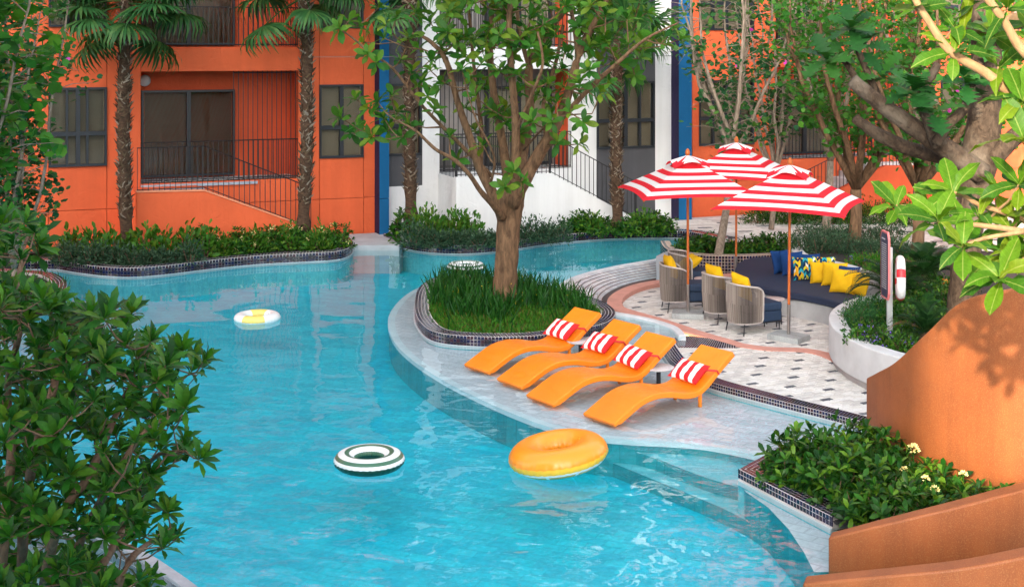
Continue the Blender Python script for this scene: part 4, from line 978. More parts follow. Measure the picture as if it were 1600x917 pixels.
# ------------------------------------------------------------------ woven armchairs
ROPE = island('greige_woven_rope', [(.20, .17, .15), (.26, .225, .20), (.15, .125, .11), (.23, .195, .175)], .8, .2)
RIMM = plain('taupe_tube_frame', (.40, .36, .34), .5, .06)
NAVC = plain('navy_upholstery', (.008, .025, .062), .7, .14, 20, .25, 260, .002)
def armchair():
    o = thing('woven_armchair', None, 'armchair', (0, 0, 0), 'woven armchairs in the lounge')
    n = 44; arc = []
    for i in range(n+1):
        u = i/n*2-1; a = math.radians(u*112)                           # around the back, open towards +x
        x, y = -.05 - .33*math.cos(a), .335*math.copysign(min(1, abs(math.sin(a))**.62), a)
        h = .90 - .07*abs(u)**2 - .05*max(0, (abs(u)-.8)/.2)**2; lo = .19 + .03*abs(u); arc.append((x, y, lo, h))
    mb = MB()
    for i in range(n):
        for k in range(3):
            t0, t1 = (k+.12)/3, (k+.88)/3
            x = arc[i][0]*(1-t0)+arc[i+1][0]*t0; y = arc[i][1]*(1-t0)+arc[i+1][1]*t0; x2 = arc[i][0]*(1-t1)+arc[i+1][0]*t1; y2 = arc[i][1]*(1-t1)+arc[i+1][1]*t1
            lo = arc[i][2]; h = (arc[i][3]+arc[i+1][3])/2; mx, my = (x+x2)/2, (y+y2)/2; L = math.hypot(mx, my) or 1; ox, oy = mx/L*.009, my/L*.009
            # each cord bulges outwards and narrows to the foot like the woven tub
            for za, zb in ((lo, (lo+h)/2), ((lo+h)/2, h)):
                ka, kb = (.93 if za == lo else 1.0), (1.0)
                mb.add([(x*ka, y*ka, za), (mx*ka+ox, my*ka+oy, za), (x2*ka, y2*ka, za), (x*kb, y*kb, zb), (mx*kb+ox, my*kb+oy, zb), (x2*kb, y2*kb, zb)], [(0, 1, 4, 3), (1, 2, 5, 4)])
    tag(mb.build('woven_back', ROPE, o), kind='stuff')
    mb = MB(); mb.tube([(x, y, h) for x, y, lo, h in arc], .017, 8); mb.build('top_rail', RIMM, o, smooth_=True)
    mb = MB(); mb.tube([(x*.93, y*.93, lo) for x, y, lo, h in arc], .013, 8); mb.build('bottom_rail', RIMM, o, smooth_=True)
    for k in (0, -1):
        x, y, lo, h = arc[k]; mb = MB(); mb.tube([(x, y, h), (x+.02, y, h-.05), (x+.02, y*.97, lo+.06), (x*.93, y*.93, lo)], .017, 8); mb.build('arm_post', RIMM, o, smooth_=True)
    mb = MB(); mb.box((.17, 0, .30), (.74, .50, .19)); mb.build('seat_base', NAVC, o, bevel=.025, seg=3)
    mb = MB(); mb.box((.16, 0, .47), (.76, .54, .15)); mb.build('seat_cushion', NAVC, o, bevel=.04, seg=4)
    mb = MB(); mb.box((.17, 0, .195), (.72, .48, .02)); mb.build('under_frame', IRON, o)
    for x, y, sx, sy in ((-.27, .26, -.03, .02), (-.27, -.26, -.03, -.02), (.50, .23, 0, 0), (.50, -.23, 0, 0)):
        mb = MB(); mb.tube([(x+sx, y+sy, 0), (x, y, .20)], [.011, .014], 8); mb.build('leg', IRON, o)
    return o
a0 = armchair()
CH = [((4.27, 23.08), 24, 'front right woven armchair with its back to the pool'), ((3.97, 24.0), 22, 'middle woven armchair between the front one and the left umbrella pole'), ((3.28, 25.0), 5, 'left woven armchair behind the left umbrella base'), ((3.62, 26.5), -6, 'farthest woven armchair, close to the mosaic planter')]
chs = []
for i, (p, rz, lab) in enumerate(CH):
    o = a0 if i == 0 else copy_tree(a0); o.location = (p[0], p[1], ZT); o.rotation_euler.z = math.radians(rz); o['label'] = lab; chs.append(o)
CL = ['yellow cushion in the front right armchair', 'yellow cushion in the middle armchair', 'yellow cushion in the left armchair', 'yellow cushion lying in the farthest armchair']
for i, o in enumerate(chs):
    M = Matrix.Rotation(o.rotation_euler.z, 3, 'Z'); b0 = Vector(o.location)
    if i == 3: pillow('yellow_cushion', CL[i], 'yellow cushions on the armchairs', YEL, .56, .50, .20, b0 + M @ Vector((.04, -.02, .66)), M @ axes((.35, -1, .0), (.75, .15, .55)), 9)
    else: pillow('yellow_cushion', CL[i], 'yellow cushions on the armchairs', YEL, .50, .48, .18, b0 + M @ Vector((-.18, 0.0 + .04*(i-1), .84)), M @ axes((.05, -1, .1*(i-1)), (-.28, 0, 1)), 3+i)
# cushions along the bench: picture column of the centre, depth on the seat, half turned
CB = [(1222, 417, NAVP, .52, 'navy cushion leaning at the far end of the bench', 55, 'navy_cushion'), (1238, 420, NAVP, .52, 'navy cushion standing in front of the far navy one', 42, 'navy_cushion'),
      (1265, 419, NAVP, .46, 'navy cushion half hidden behind the patterned one', 30, 'navy_cushion'), (1258, 428, PATT, .50, 'chevron patterned teal and yellow cushion on the bench', 28, 'patterned_cushion'),
      (1288, 424, PATT, .46, 'patterned cushion almost hidden behind the yellow ones', 22, 'patterned_cushion'), (1284, 433, YEL, .46, 'yellow cushion next to the patterned one, leftmost of the bench yellows', 18, 'yellow_cushion'),
      (1304, 437, YEL, .50, 'yellow cushion in the middle of the bench row', 6, 'yellow_cushion'), (1325, 440, NAVP, .46, 'navy cushion behind the front yellow cushion', -10, 'navy_cushion'),
      (1317, 448, YEL, .50, 'yellow cushion standing nearest on the bench', -6, 'yellow_cushion'), (1343, 452, YEL, .48, 'yellow cushion at the near end of the bench beside the cycad', -38, 'yellow_cushion')]
for i, (px, py, mt, sz, lab, yaw, nm) in enumerate(CB):
    x, y, _ = P(px, py + 8, .36); a = math.radians(yaw); fx = Vector((math.cos(a-.5), math.sin(a-.5)-.0, 0)); nrm = Vector((-math.sin(a-.5), math.cos(a-.5), 0))
    pillow(nm, lab, 'cushions along the navy bench', mt, sz, sz*.94, .17, (x, y, .34 + sz*.45), axes(fx, Vector((0, 0, 1)) + nrm*.30), 20+i)

# ------------------------------------------------------------------ sign with pool rules, lifebuoy and post
sg = thing('rules_sign', 'narrow navy pool rules sign with pink edge on a grey post', 'sign', P(1390, 533, .42))
bx, by, _ = P(1390, 533, .42); sa = math.radians(-91); dx, dy = math.cos(sa), math.sin(sa); nx_, ny_ = dy, -dx   # board runs towards the viewer
b = MB(); b.box((bx, by, 1.10), (.055, .085, 1.55), sa); b.build('post', plain('galvanised_post', (.42, .44, .45), .45, .08, metal=.3), sg, bevel=.006)
SIGNB = plain('navy_sign_face', (.012, .022, .055), .4, .06); SIGNP = plain('pink_sign_edge', (.62, .16, .16), .5, .05)
def board(mb, hw, z0, z1, ch, off, th):
    pts = [(-hw, z0+ch), (-hw+ch*.6, z0), (hw-ch*.6, z0), (hw, z0+ch), (hw, z1-ch), (hw-ch*.6, z1), (-hw+ch*.6, z1), (-hw, z1-ch)]
    cx_, cy_ = bx - math.sin(sa)*0 + nx_*0, by; A = []
    for sgn in (off, off+th): A += [(cx_ + dx*u + NXS[0]*sgn, cy_ + dy*u + NXS[1]*sgn, z) for u, z in pts]
    n = 8; mb.add(A, [tuple(range(n)), tuple(range(2*n-1, n-1, -1))] + [(i, i+n, (i+1) % n+n, (i+1) % n) for i in range(n)])
NXS = (math.sin(sa), -math.cos(sa))
if NXS[0] > 0: NXS = (-NXS[0], -NXS[1])
sz0, sz1 = CZ - (466-HZ)*by/FPX, CZ - (361-HZ)*by/FPX
b = MB(); board(b, .22, sz0, sz1, .10, .05, .03); b.build('sign_edge', SIGNP, sg)
b = MB(); board(b, .195, sz0+.03, sz1-.03, .09, .078, .006); b.build('sign_face', SIGNB, sg)
b = MB(); rr = random.Random(5); z = sz1 - .13; first = True
while z > sz0 + .15:                                            # rows of small lettering, too fine to read
    u = -.13; e = .13 if not first else .06
    while u < e:
        wl = rr.uniform(.015, .045); hl_ = .011 if not first else .02
        p0 = [(bx + dx*q + NXS[0]*.0855, by + dy*q + NXS[1]*.0855, zz) for q, zz in ((u, z), (min(u+wl, e), z), (min(u+wl, e), z+hl_), (u, z+hl_))]; b.add(p0, [(0, 1, 2, 3)]); u += wl + .012
    z -= .034 if not first else .07; first = False
tag(b.build('lettering', plain('white_lettering', (.75, .75, .75), .5), sg), kind='stuff')
sa = math.radians(-104); dx, dy = math.cos(sa), math.sin(sa)
lb = thing('lifebuoy', 'white and red lifebuoy hung edge on beside the rules sign', 'lifebuoy', (bx+.16, by-.02, CZ - (434-HZ)*by/FPX))
mb = MB(); nu, nv = 64, 16; R_, r_ = .275, .075
for i in range(nu):
    a = 2*math.pi*i/nu
    for j in range(nv):
        v = 2*math.pi*j/nv; q = R_ + r_*math.cos(v); mb.v.append((dx*q*math.cos(a) + .9*r_*math.sin(v)*math.sin(-sa), dy*q*math.cos(a) + .9*r_*math.sin(v)*math.cos(sa), q*math.sin(a)))
for i in range(nu):
    for j in range(nv):
        i2, j2 = (i+1) % nu, (j+1) % nv; mb.f.append((i*nv+j, i2*nv+j, i2*nv+j2, i*nv+j2)); k = ((i+.5)/nu*8 + .5) % 2; mb.m.append(1 if abs(k-1) < .30 else 0)
q = mb.build('ring_body', [plain('white_buoy', (.80, .80, .79), .35, .04), plain('red_buoy_band', (.68, .015, .025), .4, .05)], None, True); q.parent = lb
# ------------------------------------------------------------------ leaves
NR = np.random.default_rng(11)
LV = [(0, 0, 0), (0, .36, .03), (0, .72, .01), (0, 1, -.10), (-.15, .36, .07), (-.19, .70, .05), (.15, .36, .07), (.19, .70, .05)]
LF = [(0, 6, 1), (0, 1, 4), (1, 6, 7, 2), (1, 2, 5, 4), (2, 7, 3), (2, 3, 5)]
SV = [(0, 0, 0), (-.17, .45, .06), (.17, .45, .06), (0, 1, -.06)]; SF = [(0, 2, 3), (0, 3, 1)]
RV = [(0, 0, 0), (.30, .10, .06), (.50, .48, .10), (.30, .92, .04), (0, .80, 0), (-.30, .92, .04), (-.50, .48, .10), (-.30, .10, .06)]
RF = [(0, 1, 2, 4), (2, 3, 4), (0, 4, 6, 7), (4, 5, 6)]
BV = [(-.5, 0, 0), (.5, 0, 0), (.42, .45, .04), (-.42, .45, .04), (.30, .8, -.02), (-.30, .8, -.02), (0, 1, -.16)]
BF = [(0, 1, 2, 3), (3, 2, 4, 5), (5, 4, 6)]
def grown(n=7, w=.21, wave=.03, lobes=0, droop=.16, twist=0.0):
    v, f = [], []
    for i in range(n+1):
        t = i/n; ww = w*(math.sin(math.pi*min(1, t**1.35*.98 + .02)))**.8*(1 if t < .98 else .15)
        if lobes and 0 < i < n: ww *= 1.25 if i % 2 else .45
        z = .05*math.sin(t*2.6) - droop*t*t; k = .22*ww + wave*math.sin(i*2.3)
        v += [(-ww, t, z+k - twist*ww*t), (0, t, z), (ww, t, z+.22*ww - wave*math.sin(i*1.7+1) + twist*ww*t)]
    for i in range(n):
        a = 3*i; f += [(a, a+1, a+4, a+3), (a+1, a+2, a+5, a+4)]
    return v, f
GV, GF = grown()
GK = [grown(w=.18, wave=.05, droop=.38, twist=.5), grown(w=.235, wave=.025, droop=.05, twist=-.4), grown(w=.16, wave=.06, droop=.55, twist=-.6), grown(w=.20, wave=.045, droop=-.06, twist=.3)]
XV, XF = grown(11, .36, .01, 1)
G_DARK = leafm('glossy_dark_leaf', [(.012, .075, .010), (.022, .13, .012), (.055, .20, .016), (.010, .055, .010), (.14, .30, .02)], .3, .25)
G_SHRUB = leafm('deep_green_whorl_leaf', [(.017, .105, .011), (.027, .155, .013), (.075, .25, .017), (.010, .065, .009), (.019, .12, .016), (.045, .20, .014), (.09, .20, .014)], .38, .28)
G_MAIN = leafm('tree_leaf', [(.035, .16, .020), (.06, .25, .026), (.12, .30, .03), (.022, .12, .018), (.18, .30, .025)], .42, .35)
G_GREY = leafm('grey_green_small_leaf', [(.04, .105, .052), (.065, .145, .075), (.028, .075, .038), (.11, .20, .11)], .6, .2)
G_LIGHT = leafm('light_green_leaf', [(.06, .22, .025), (.10, .29, .03), (.045, .17, .02), (.16, .30, .03)], .4, .35)
G_ROUND = leafm('round_blue_green_leaf', [(.02, .115, .04), (.03, .15, .045), (.05, .20, .05), (.014, .08, .03), (.10, .25, .045)], .5, .35)
G_ROUNDB = leafm('round_bright_leaf', [(.04, .20, .025), (.06, .27, .03), (.03, .15, .02), (.10, .30, .03)], .42, .4)
G_GRASS = leafm('grass_blade', [(.20, .18, .04), (.04, .21, .014), (.065, .28, .018), (.028, .15, .012), (.10, .32, .02)], .45, .35)
G_IRIS = leafm('iris_blade', [(.012, .085, .012), (.02, .12, .016), (.035, .16, .02)], .35, .3)
G_PALM = leafm('fan_palm_leaf', [(.035, .14, .04), (.055, .19, .05), (.022, .10, .028), (.09, .22, .06)], .38, .3)
G_CYC = leafm('cycad_leaf', [(.010, .05, .014), (.018, .075, .018), (.03, .09, .018)], .3, .15)
G_BREAD = leafm('breadfruit_leaf', [(.012, .085, .014), (.02, .11, .018), (.035, .15, .02)], .5, .2)
def nearleaf():
    t = NT('big_lime_leaf'); co = t.coord(); sx = t.t.nodes.new('ShaderNodeSeparateXYZ'); t.l(co, sx.inputs[0]); oi = t.t.nodes.new('ShaderNodeObjectInfo')
    c = t.ramp(oi.outputs['Random'], [(.05, (.024, .09, .006)), (.35, (.052, .15, .007)), (.65, (.085, .19, .007)), (.95, (.13, .20, .008))])
    ax_ = t.math('ABSOLUTE', sx.outputs[0]); mid = t.math('LESS_THAN', ax_, .012)
    sv = t.math('LESS_THAN', t.math('FRACT', t.math('MULTIPLY', t.math('SUBTRACT', sx.outputs[1], t.math('MULTIPLY', ax_, .7)), 9.0)), .10)
    c = t.mix(t.math('MULTIPLY', sv, .22), c, (.19, .29, .06)); c = t.mix(t.math('MULTIPLY', mid, .5), c, (.30, .34, .09))
    n = t.noise(5, 3, .6, co); c = t.mix(1.0, c, t.ramp(n.outputs[0], [(.3, (.75,)*3), (.7, (1.1,)*3)]), 'MULTIPLY')
    t.l(c, t.p.inputs['Base Color']); t.p.inputs['Roughness'].default_value = .5; t.p.inputs['Specular IOR Level'].default_value = .2
    tr = t.t.nodes.new('ShaderNodeBsdfTranslucent'); mx = t.t.nodes.new('ShaderNodeMixShader'); mx.inputs[0].default_value = .4; t.l(t.mix(1.0, c, (1.6, 1.4, .4), 'MULTIPLY'), tr.inputs[0])
    t.l(t.p.outputs[0], mx.inputs[1]); t.l(tr.outputs[0], mx.inputs[2]); t.l(mx.outputs[0], t.o.inputs[0]); return t.m
G_NEAR = nearleaf()
BK_MAIN = bark('warm_tan_bark', (.065, .037, .021), (.23, .135, .074), (4, 4, 1.1), 1.0)
BK_PALM = bark('palm_trunk_bark', (.036, .02, .013), (.12, .07, .042), (3, 3, 9), .9)
BK_STUB = island('palm_leaf_stub', [(.14, .095, .055), (.09, .055, .033), (.22, .165, .115), (.06, .036, .022), (.28, .23, .18)], .85, .2, .3, .3)
BK_PALE = bark('pale_thin_bark', (.15, .115, .085), (.34, .27, .21), (6, 6, 2), .4)
BK_GNARL = bark('lichen_grey_bark', (.026, .017, .011), (.095, .064, .042), (5, 5, 3), 1.2, (.15, .12, .09))
BK_NEAR = bark('smooth_tan_branch', (.22, .12, .055), (.33, .20, .10), (4, 4, 1.5), .3)
BK_SHRUB = bark('shrub_stem_bark', (.10, .06, .04), (.22, .14, .09), (6, 6, 2), .5)
def unit(v): v = np.asarray(v, float); return v/np.maximum(np.linalg.norm(v, axis=-1, keepdims=True), 1e-6)
def whorl(c, axis, n, L, e0=35, e1=95, jit=.25):
    """n leaves round an axis: lists of direction, up, position, size"""
    axis = unit(axis); ref = np.array((1., 0, 0)) if abs(axis[0]) < .8 else np.array((0, 1., 0)); x = unit(np.cross(axis, ref)); y = np.cross(axis, x)
    D, U, T, Z = [], [], [], []
    a0 = NR.uniform(0, 6.28)
    for i in range(n):
        a = a0 + i*2.399 + NR.uniform(-.2, .2); e = math.radians(e0 + (e1-e0)*(i+.5)/n + NR.uniform(-8, 8)); p = x*math.cos(a) + y*math.sin(a)
        D.append(axis*math.cos(e) + p*math.sin(e)); U.append(axis*math.sin(e) - p*math.cos(e) + NR.uniform(-jit, jit, 3)); T.append(np.asarray(c) + axis*(-.12*L*i/n)); Z.append(L*NR.uniform(.72, 1.12))
    return D, U, T, Z
class Leaves:
    def __init__(s): s.D, s.U, s.T, s.Z = [], [], [], []
    def add(s, q): s.D += q[0]; s.U += q[1]; s.T += q[2]; s.Z += q[3]
    def split(s, n):
        T = np.array(s.T); pxs = np.array(s.Z)/np.maximum(T[:, 1], .5); vis = np.array([in_view(p) for p in T]); idx = np.argsort(-(pxs + vis*10)); return idx[:n], idx[n:]
    def R(s, idx=None):
        f = frames(np.array(s.D), np.array(s.U), np.array(s.Z)); return f if idx is None else f[idx]
def in_view(p):
    if p[1] < 1: return False
    x = CX + p[0]/p[1]*FPX; y = HZ + (CZ - p[2])/p[1]*FPX; return -30 < x < 1630 and -40 < y < 950
def leaf_objects(lv, parent, tv, tf, mat, singles, name='leaf', rest='foliage', kinds=()):
    one, more = lv.split(singles); R = lv.R(); T = np.array(lv.T); L = np.array(root_loc(parent))
    if len(one):
        me = {}; sets = [(tv, tf)] + list(kinds)
        for n_, i in enumerate(one):
            M = Matrix([list(r) for r in R[i]]).transposed().to_4x4(); M.translation = Vector(T[i] - L)
            kd = n_ % len(sets)
            if kd not in me:
                mb = MB(); mb.add(*sets[kd]); q = mb.build(name, mat, None, True); me[kd] = q.data; q.parent = parent
            else: q = new_obj(name, me[kd], parent)
            q.matrix_local = M
    if len(more): tag(inst(rest, tv, tf, R[more], T[more], mat, parent, True), kind='stuff')

# ------------------------------------------------------------------ big tree on the island
TY = 24.3
tree = thing('island_tree', 'broad leaved tree with many rising limbs on the grassy island', 'tree', (at(787, 478, TY).x, TY, .12))
BRS = []
def limb(pts, radii, n=10, sub=4, Y=TY, store=BRS):
    q = smooth([(*at(p[0], p[1], Y + (p[2] if len(p) > 2 else 0)), r) for p, r in zip(pts, radii)], sub)
    P3 = [Vector(a[:3]) for a in q]; rr = [a[3] for a in q]; store.append((P3, rr)); return P3, rr
limb([(786, 486), (788, 465), (790, 430), (793, 385), (795, 345), (799, 312), (806, 285)], [.40, .31, .275, .27, .285, .32, .24])
limb([(790, 350), (778, 318), (750, 264), (735, 218), (715, 160), (697, 95), (668, 62), (640, 52)], [.20, .15, .12, .10, .085, .07, .05, .03])
limb([(785, 340, -.2), (772, 322, -.5), (751, 299, -.8), (735, 275, -1.0), (711, 251, -1.2), (680, 233, -1.4), (650, 205, -1.5), (618, 188, -1.6)], [.12, .085, .065, .058, .05, .042, .034, .02])
limb([(768, 275, .2), (735, 242, .0), (704, 211, -.3), (680, 187, -.5), (655, 160, -.6), (613, 107, -.9), (578, 83, -1), (555, 63, -1), (532, 46, -1)], [.06, .055, .05, .044, .04, .034, .03, .024, .015])
limb([(798, 320, -.2), (830, 262, -.4), (855, 220, -.5), (872, 190, -.5), (890, 140, -.5), (905, 85, -.4), (932, 30, -.3), (965, -30, -.2)], [.22, .17, .15, .135, .115, .10, .075, .05])
limb([(872, 190, -.5), (925, 135, -1.0), (960, 103, -1.3), (1008, 62, -1.6), (1060, 36, -1.9)], [.075, .06, .05, .036, .018])
limb([(903, 85, -.4), (898, 45, -.2), (890, 5, .1), (880, -40, .2)], [.07, .06, .05, .04])
limb([(800, 310, .3), (818, 235, .6), (828, 170, .8), (827, 105, .9), (850, 60, 1.0), (888, 8, 1.1), (910, -40, 1.2)], [.17, .14, .12, .105, .085, .065, .05])
limb([(796, 300, .3), (785, 222, .5), (772, 150, .6), (766, 80, .6), (770, 0, .6), (772, -60, .7)], [.15, .12, .10, .085, .065, .05])
limb([(803, 295, -.3), (806, 205, -.6), (800, 122, -.7), (795, 42, -.6), (802, -30, -.5)], [.14, .105, .09, .075, .06])
limb([(827, 105, .9), (812, 50, .9), (806, -10, .9)], [.07, .055, .045])
limb([(750, 262, .1), (752, 200, .7), (742, 120, 1.0), (735, 40, 1.1), (728, -30, 1.1)], [.07, .06, .05, .045, .035])
limb([(855, 220, -.4), (850, 160, .3), (868, 100, .6), (880, 40, .8)], [.075, .06, .05, .04])
limb([(806, 205, -.6), (830, 150, -1.1), (848, 100, -1.4), (840, 50, -1.5)], [.05, .042, .036, .028])
limb([(766, 290, -.5), (772, 245, -1.0), (745, 190, -1.3), (735, 160, -1.4)], [.035, .03, .024, .016])
limb([(818, 235, .2), (850, 200, -.9), (880, 182, -1.2), (925, 178, -1.4)], [.03, .026, .022, .014])
for P3, rr in BRS[:1]:
    b = MB(); b.tube(P3, [r*.80 for r in rr], 20, wob=.10); b.build('trunk', BK_MAIN, tree, True)
for P3, rr in BRS[1:]:
    b = MB(); b.tube(P3, [r*.74 for r in rr], 10, wob=.10); b.build('limb', BK_MAIN, tree, True)
cl = [(530, 45), (545, 33), (562, 42), (603, 40), (575, 85), (568, 66), (588, 98), (620, 25), (600, 60), (592, 12), (626, 95), (642, 113), (652, 135), (668, 150), (692, 130), (556, 155), (575, 170), (600, 185), (622, 175), (640, 195), (560, 200), (580, 215), (606, 205), (628, 215), (533, 184), (548, 208), (590, 160), (612, 150), (660, 128), (672, 110),
      (678, 172), (702, 215), (722, 110), (742, 60), (760, 70), (780, 55), (800, 90), (832, 190), (812, 210), (856, 130), (752, 100), (700, 50), (727, 90), (742, 150), (770, 175), (790, 190), (880, 135), (890, 175), (862, 190), (742, 205), (755, 228), (715, 248),
      (905, 130), (920, 110), (936, 95), (950, 130), (872, 222), (905, 225), (802, 268), (815, 285), (788, 292), (940, 50), (962, 30), (982, 70), (1000, 92), (1022, 60), (1052, 45), (1012, 20), (992, 118), (1040, 70), (1062, 62), (968, 100), (938, 145), (910, 190), (870, 160), (690, 75), (672, 95), (655, 75), (640, 60), (700, 20), (650, 20), (672, 35), (720, 25), (830, 30)]
lvs = Leaves(); tw = MB(); ends = []
for (x, y) in cl: ends.append((x, y, NR.uniform(-1.6, .6)))
for k in range(175):
    x = NR.uniform(680, 1010); ends.append((x, NR.uniform(-110, 75) + abs(x - 850)*.08, NR.uniform(-1.4, 1.6)))
for k in range(26): ends.append((NR.uniform(725, 900), NR.uniform(70, 185), NR.uniform(-1.4, 1.5)))
allp = [(p, r, bi) for bi, (P3, rr) in enumerate(BRS[1:]) for p, r in zip(P3, rr)]
ends = sorted([at(x, y, TY + dy) for x, y, dy in ends], key=lambda c: min((q[0]-c).length for q in allp))
for c in ends:
    best = min(allp, key=lambda q: (q[0]-c).length + .9*max(0, q[0].z - c.z + .1)); p0 = best[0]
    dvec = c - p0; axd = (dvec.normalized()*.8 + Vector((NR.uniform(-.2, .2), -.25, .55))).normalized()
    if dvec.length > .12: tw.tube([p0, p0 + dvec*.5 + Vector((0, 0, -.06*dvec.length)), c], [min(.022, best[1]*.6), .014, .009], 5, caps=False); mid = p0 + dvec*.5 + Vector((0, 0, -.06*dvec.length)); allp += [(mid, .016, 0), (p0.lerp(mid, .5), .018, 0), (mid.lerp(c, .5), .012, 0)]
    lvs.add(whorl(c, axd, int(NR.integers(7, 11)), .29, 30, 108))
    if dvec.length > .6 and NR.random() < .6:
        mid = p0 + dvec*.6; lvs.add(whorl(mid, axd, 3, .25, 50, 100))
tag(tw.build('twigs', BK_MAIN, tree, True), kind='stuff')
leaf_objects(lvs, tree, GV, GF, G_MAIN, 300, kinds=GK)

# ------------------------------------------------------------------ fan palms
def fan_frond(nseg=30, spread=270, droop=.5, pet=.95, seed=0):
    r = random.Random(seed); b = MB(); b.tube([(0, 0, 0), (0, pet*.5, .05), (0, pet, 0)], [.022, .016, .012], 5, m=1)
    hub = Vector((0, pet, 0))
    for i in range(nseg):
        a = math.radians(-spread/2 + spread*(i+.5)/nseg); L = (.98 - .22*(abs(a)/math.pi)**2)*r.uniform(.92, 1.06); w = .034
        d = Vector((math.sin(a), math.cos(a), 0)); sd = Vector((math.cos(a), -math.sin(a), 0)); pl_ = .018*(1 if i % 2 else -1); dr = droop*r.uniform(.7, 1.4)
        pr = []
        for t, ww in ((.0, .15), (.28, .75), (.55, 1.0), (.8, .6), (1.0, .06)):
            p = hub + d*(L*t*(1 - .25*dr*t*t)) + Vector((0, 0, .05*t - dr*.55*L*max(0, t-.35)**1.7 - .10*abs(a)*t)); pr.append((p - sd*w*ww, p + sd*w*ww + Vector((0, 0, pl_*ww))))
        vs = [q for e in pr for q in e]; b.add(vs, [(2*k, 2*k+1, 2*k+3, 2*k+2) for k in range(4)], 0)
    return b
FR = [fan_frond(droop=d_, seed=i).build('frond', [G_PALM, G_PALM], None, True).data for i, d_ in enumerate((.35, .75, 1.3))]
for o in [o for o in bpy.data.objects if o.name.startswith('frond')]: bpy.data.objects.remove(o)
def palm(label, px, Y, pybase, pytop, r, nf, seed, crown=True, fr_extra=(), flare=1.0):
    b0, t0_ = at(px, pybase, Y), at(px, pytop, Y); b0.z = max(b0.z, .1) if pybase else b0.z
    o = thing('fan_palm', label, 'palm tree', b0, 'fan palms along the facade'); rr = random.Random(seed); n = 26
    lean = rr.uniform(-.12, .12); pts = [b0.lerp(t0_, i/n) + Vector((lean*math.sin(3*i/n), 0, 0)) for i in range(n+1)]
    rad = [r*(1.0 + .12*math.sin(i*1.9) + (.35*flare if i == 0 else .12*flare if i == 1 else 0) - .18*i/n) for i in range(n+1)]
    b = MB(); b.tube(pts, rad, 14, wob=.10); b.build('trunk', BK_PALM, o, True)
    H = (t0_ - b0).length; R, T = [], []
    for k in range(int(H*120)):
        z = rr.uniform(.12, 1)*H; a = rr.uniform(0, 6.28); p = b0 + Vector((lean*math.sin(3*z/H) + math.cos(a)*r*.93, math.sin(a)*r*.93, z)); s_ = rr.uniform(.09, .19)
        tt = rr.choice((-1, 1))*rr.uniform(.4, 1.6); out = Vector((math.cos(a)*.42 - math.sin(a)*tt, math.sin(a)*.42 + math.cos(a)*tt, rr.uniform(.5, 1.4))).normalized(); tg = out.cross(Vector((math.cos(a), math.sin(a), 0))).normalized(); nm = tg.cross(out)
        R.append((tuple(tg*s_*.26), tuple(out*s_), tuple(nm*s_*.10))); T.append(tuple(p))
    tag(inst('leaf_stubs', [(-.5, 0, -.5), (.5, 0, -.5), (.5, 0, .5), (-.5, 0, .5), (-.14, 1, .1), (.14, 1, .1)], [(0, 1, 5, 4), (3, 4, 5, 2), (0, 4, 3), (1, 2, 5), (0, 3, 2, 1)], R, T, BK_STUB, o), kind='stuff')
    sets = [(rr.uniform(0, 6.28) if False else i*2.399 + seed, 78 - 118*(i/max(1, nf))**1.1 + rr.uniform(-8, 8), 0 if i < nf*.4 else (1 if i < nf*.75 else 2), rr.uniform(1.0, 1.25)) for i in range(nf)] + list(fr_extra)
    for az, el, kind, sc in sets:
        q = new_obj('frond', FR[kind], o); el = math.radians(el)
        y = Vector((math.cos(az)*math.cos(el), math.sin(az)*math.cos(el), math.sin(el))); x = y.cross(Vector((0, 0, 1))).normalized(); z = x.cross(y); M = Matrix((x, y, z)).transposed().to_4x4()
        M = M @ Matrix.Diagonal((sc, sc, sc, 1)); M.translation = t0_ - b0 + Vector((0, 0, -.05 - .012*abs(el*57))) * (1 if el < 0 else .3); q.matrix_local = M
    return o
palm('fan palm before the left orange house, its crown at the top left', 199, 29.7, 392, -8, .152, 22, 1, fr_extra=[(math.pi*.98, -4, 2, 1.1), (math.pi*.93, 18, 2, 1.15), (math.pi*1.08, 12, 1, 1.1), (.10, 10, 2, 1.1), (-.2, 5, 1, 1.1), (math.pi*1.0, -38, 2, 1.1), (-.5, 28, 1, 1.1), (-.9, -12, 1, 1.0), (math.pi*1.2, -8, 1, 1.1)])
palm('fan palm between the left loggia and the blue pillar', 473, 31.0, 366, -34, .152, 20, 2, fr_extra=[(math.pi*1.0, 5, 2, 1.05), (math.pi*1.1, 20, 1, 1.1), (-1.2, -5, 2, .9), (.1, -12, 2, .8)])
palm('slim fan palm trunk right of the first blue pillar', 643, 32.4, 352, -40, .155, 12, 3)
palm('fan palm beside the white stair, its trunk flaring at the foot', 966, 33.9, 362, 60, .15, 14, 4, flare=2.2)

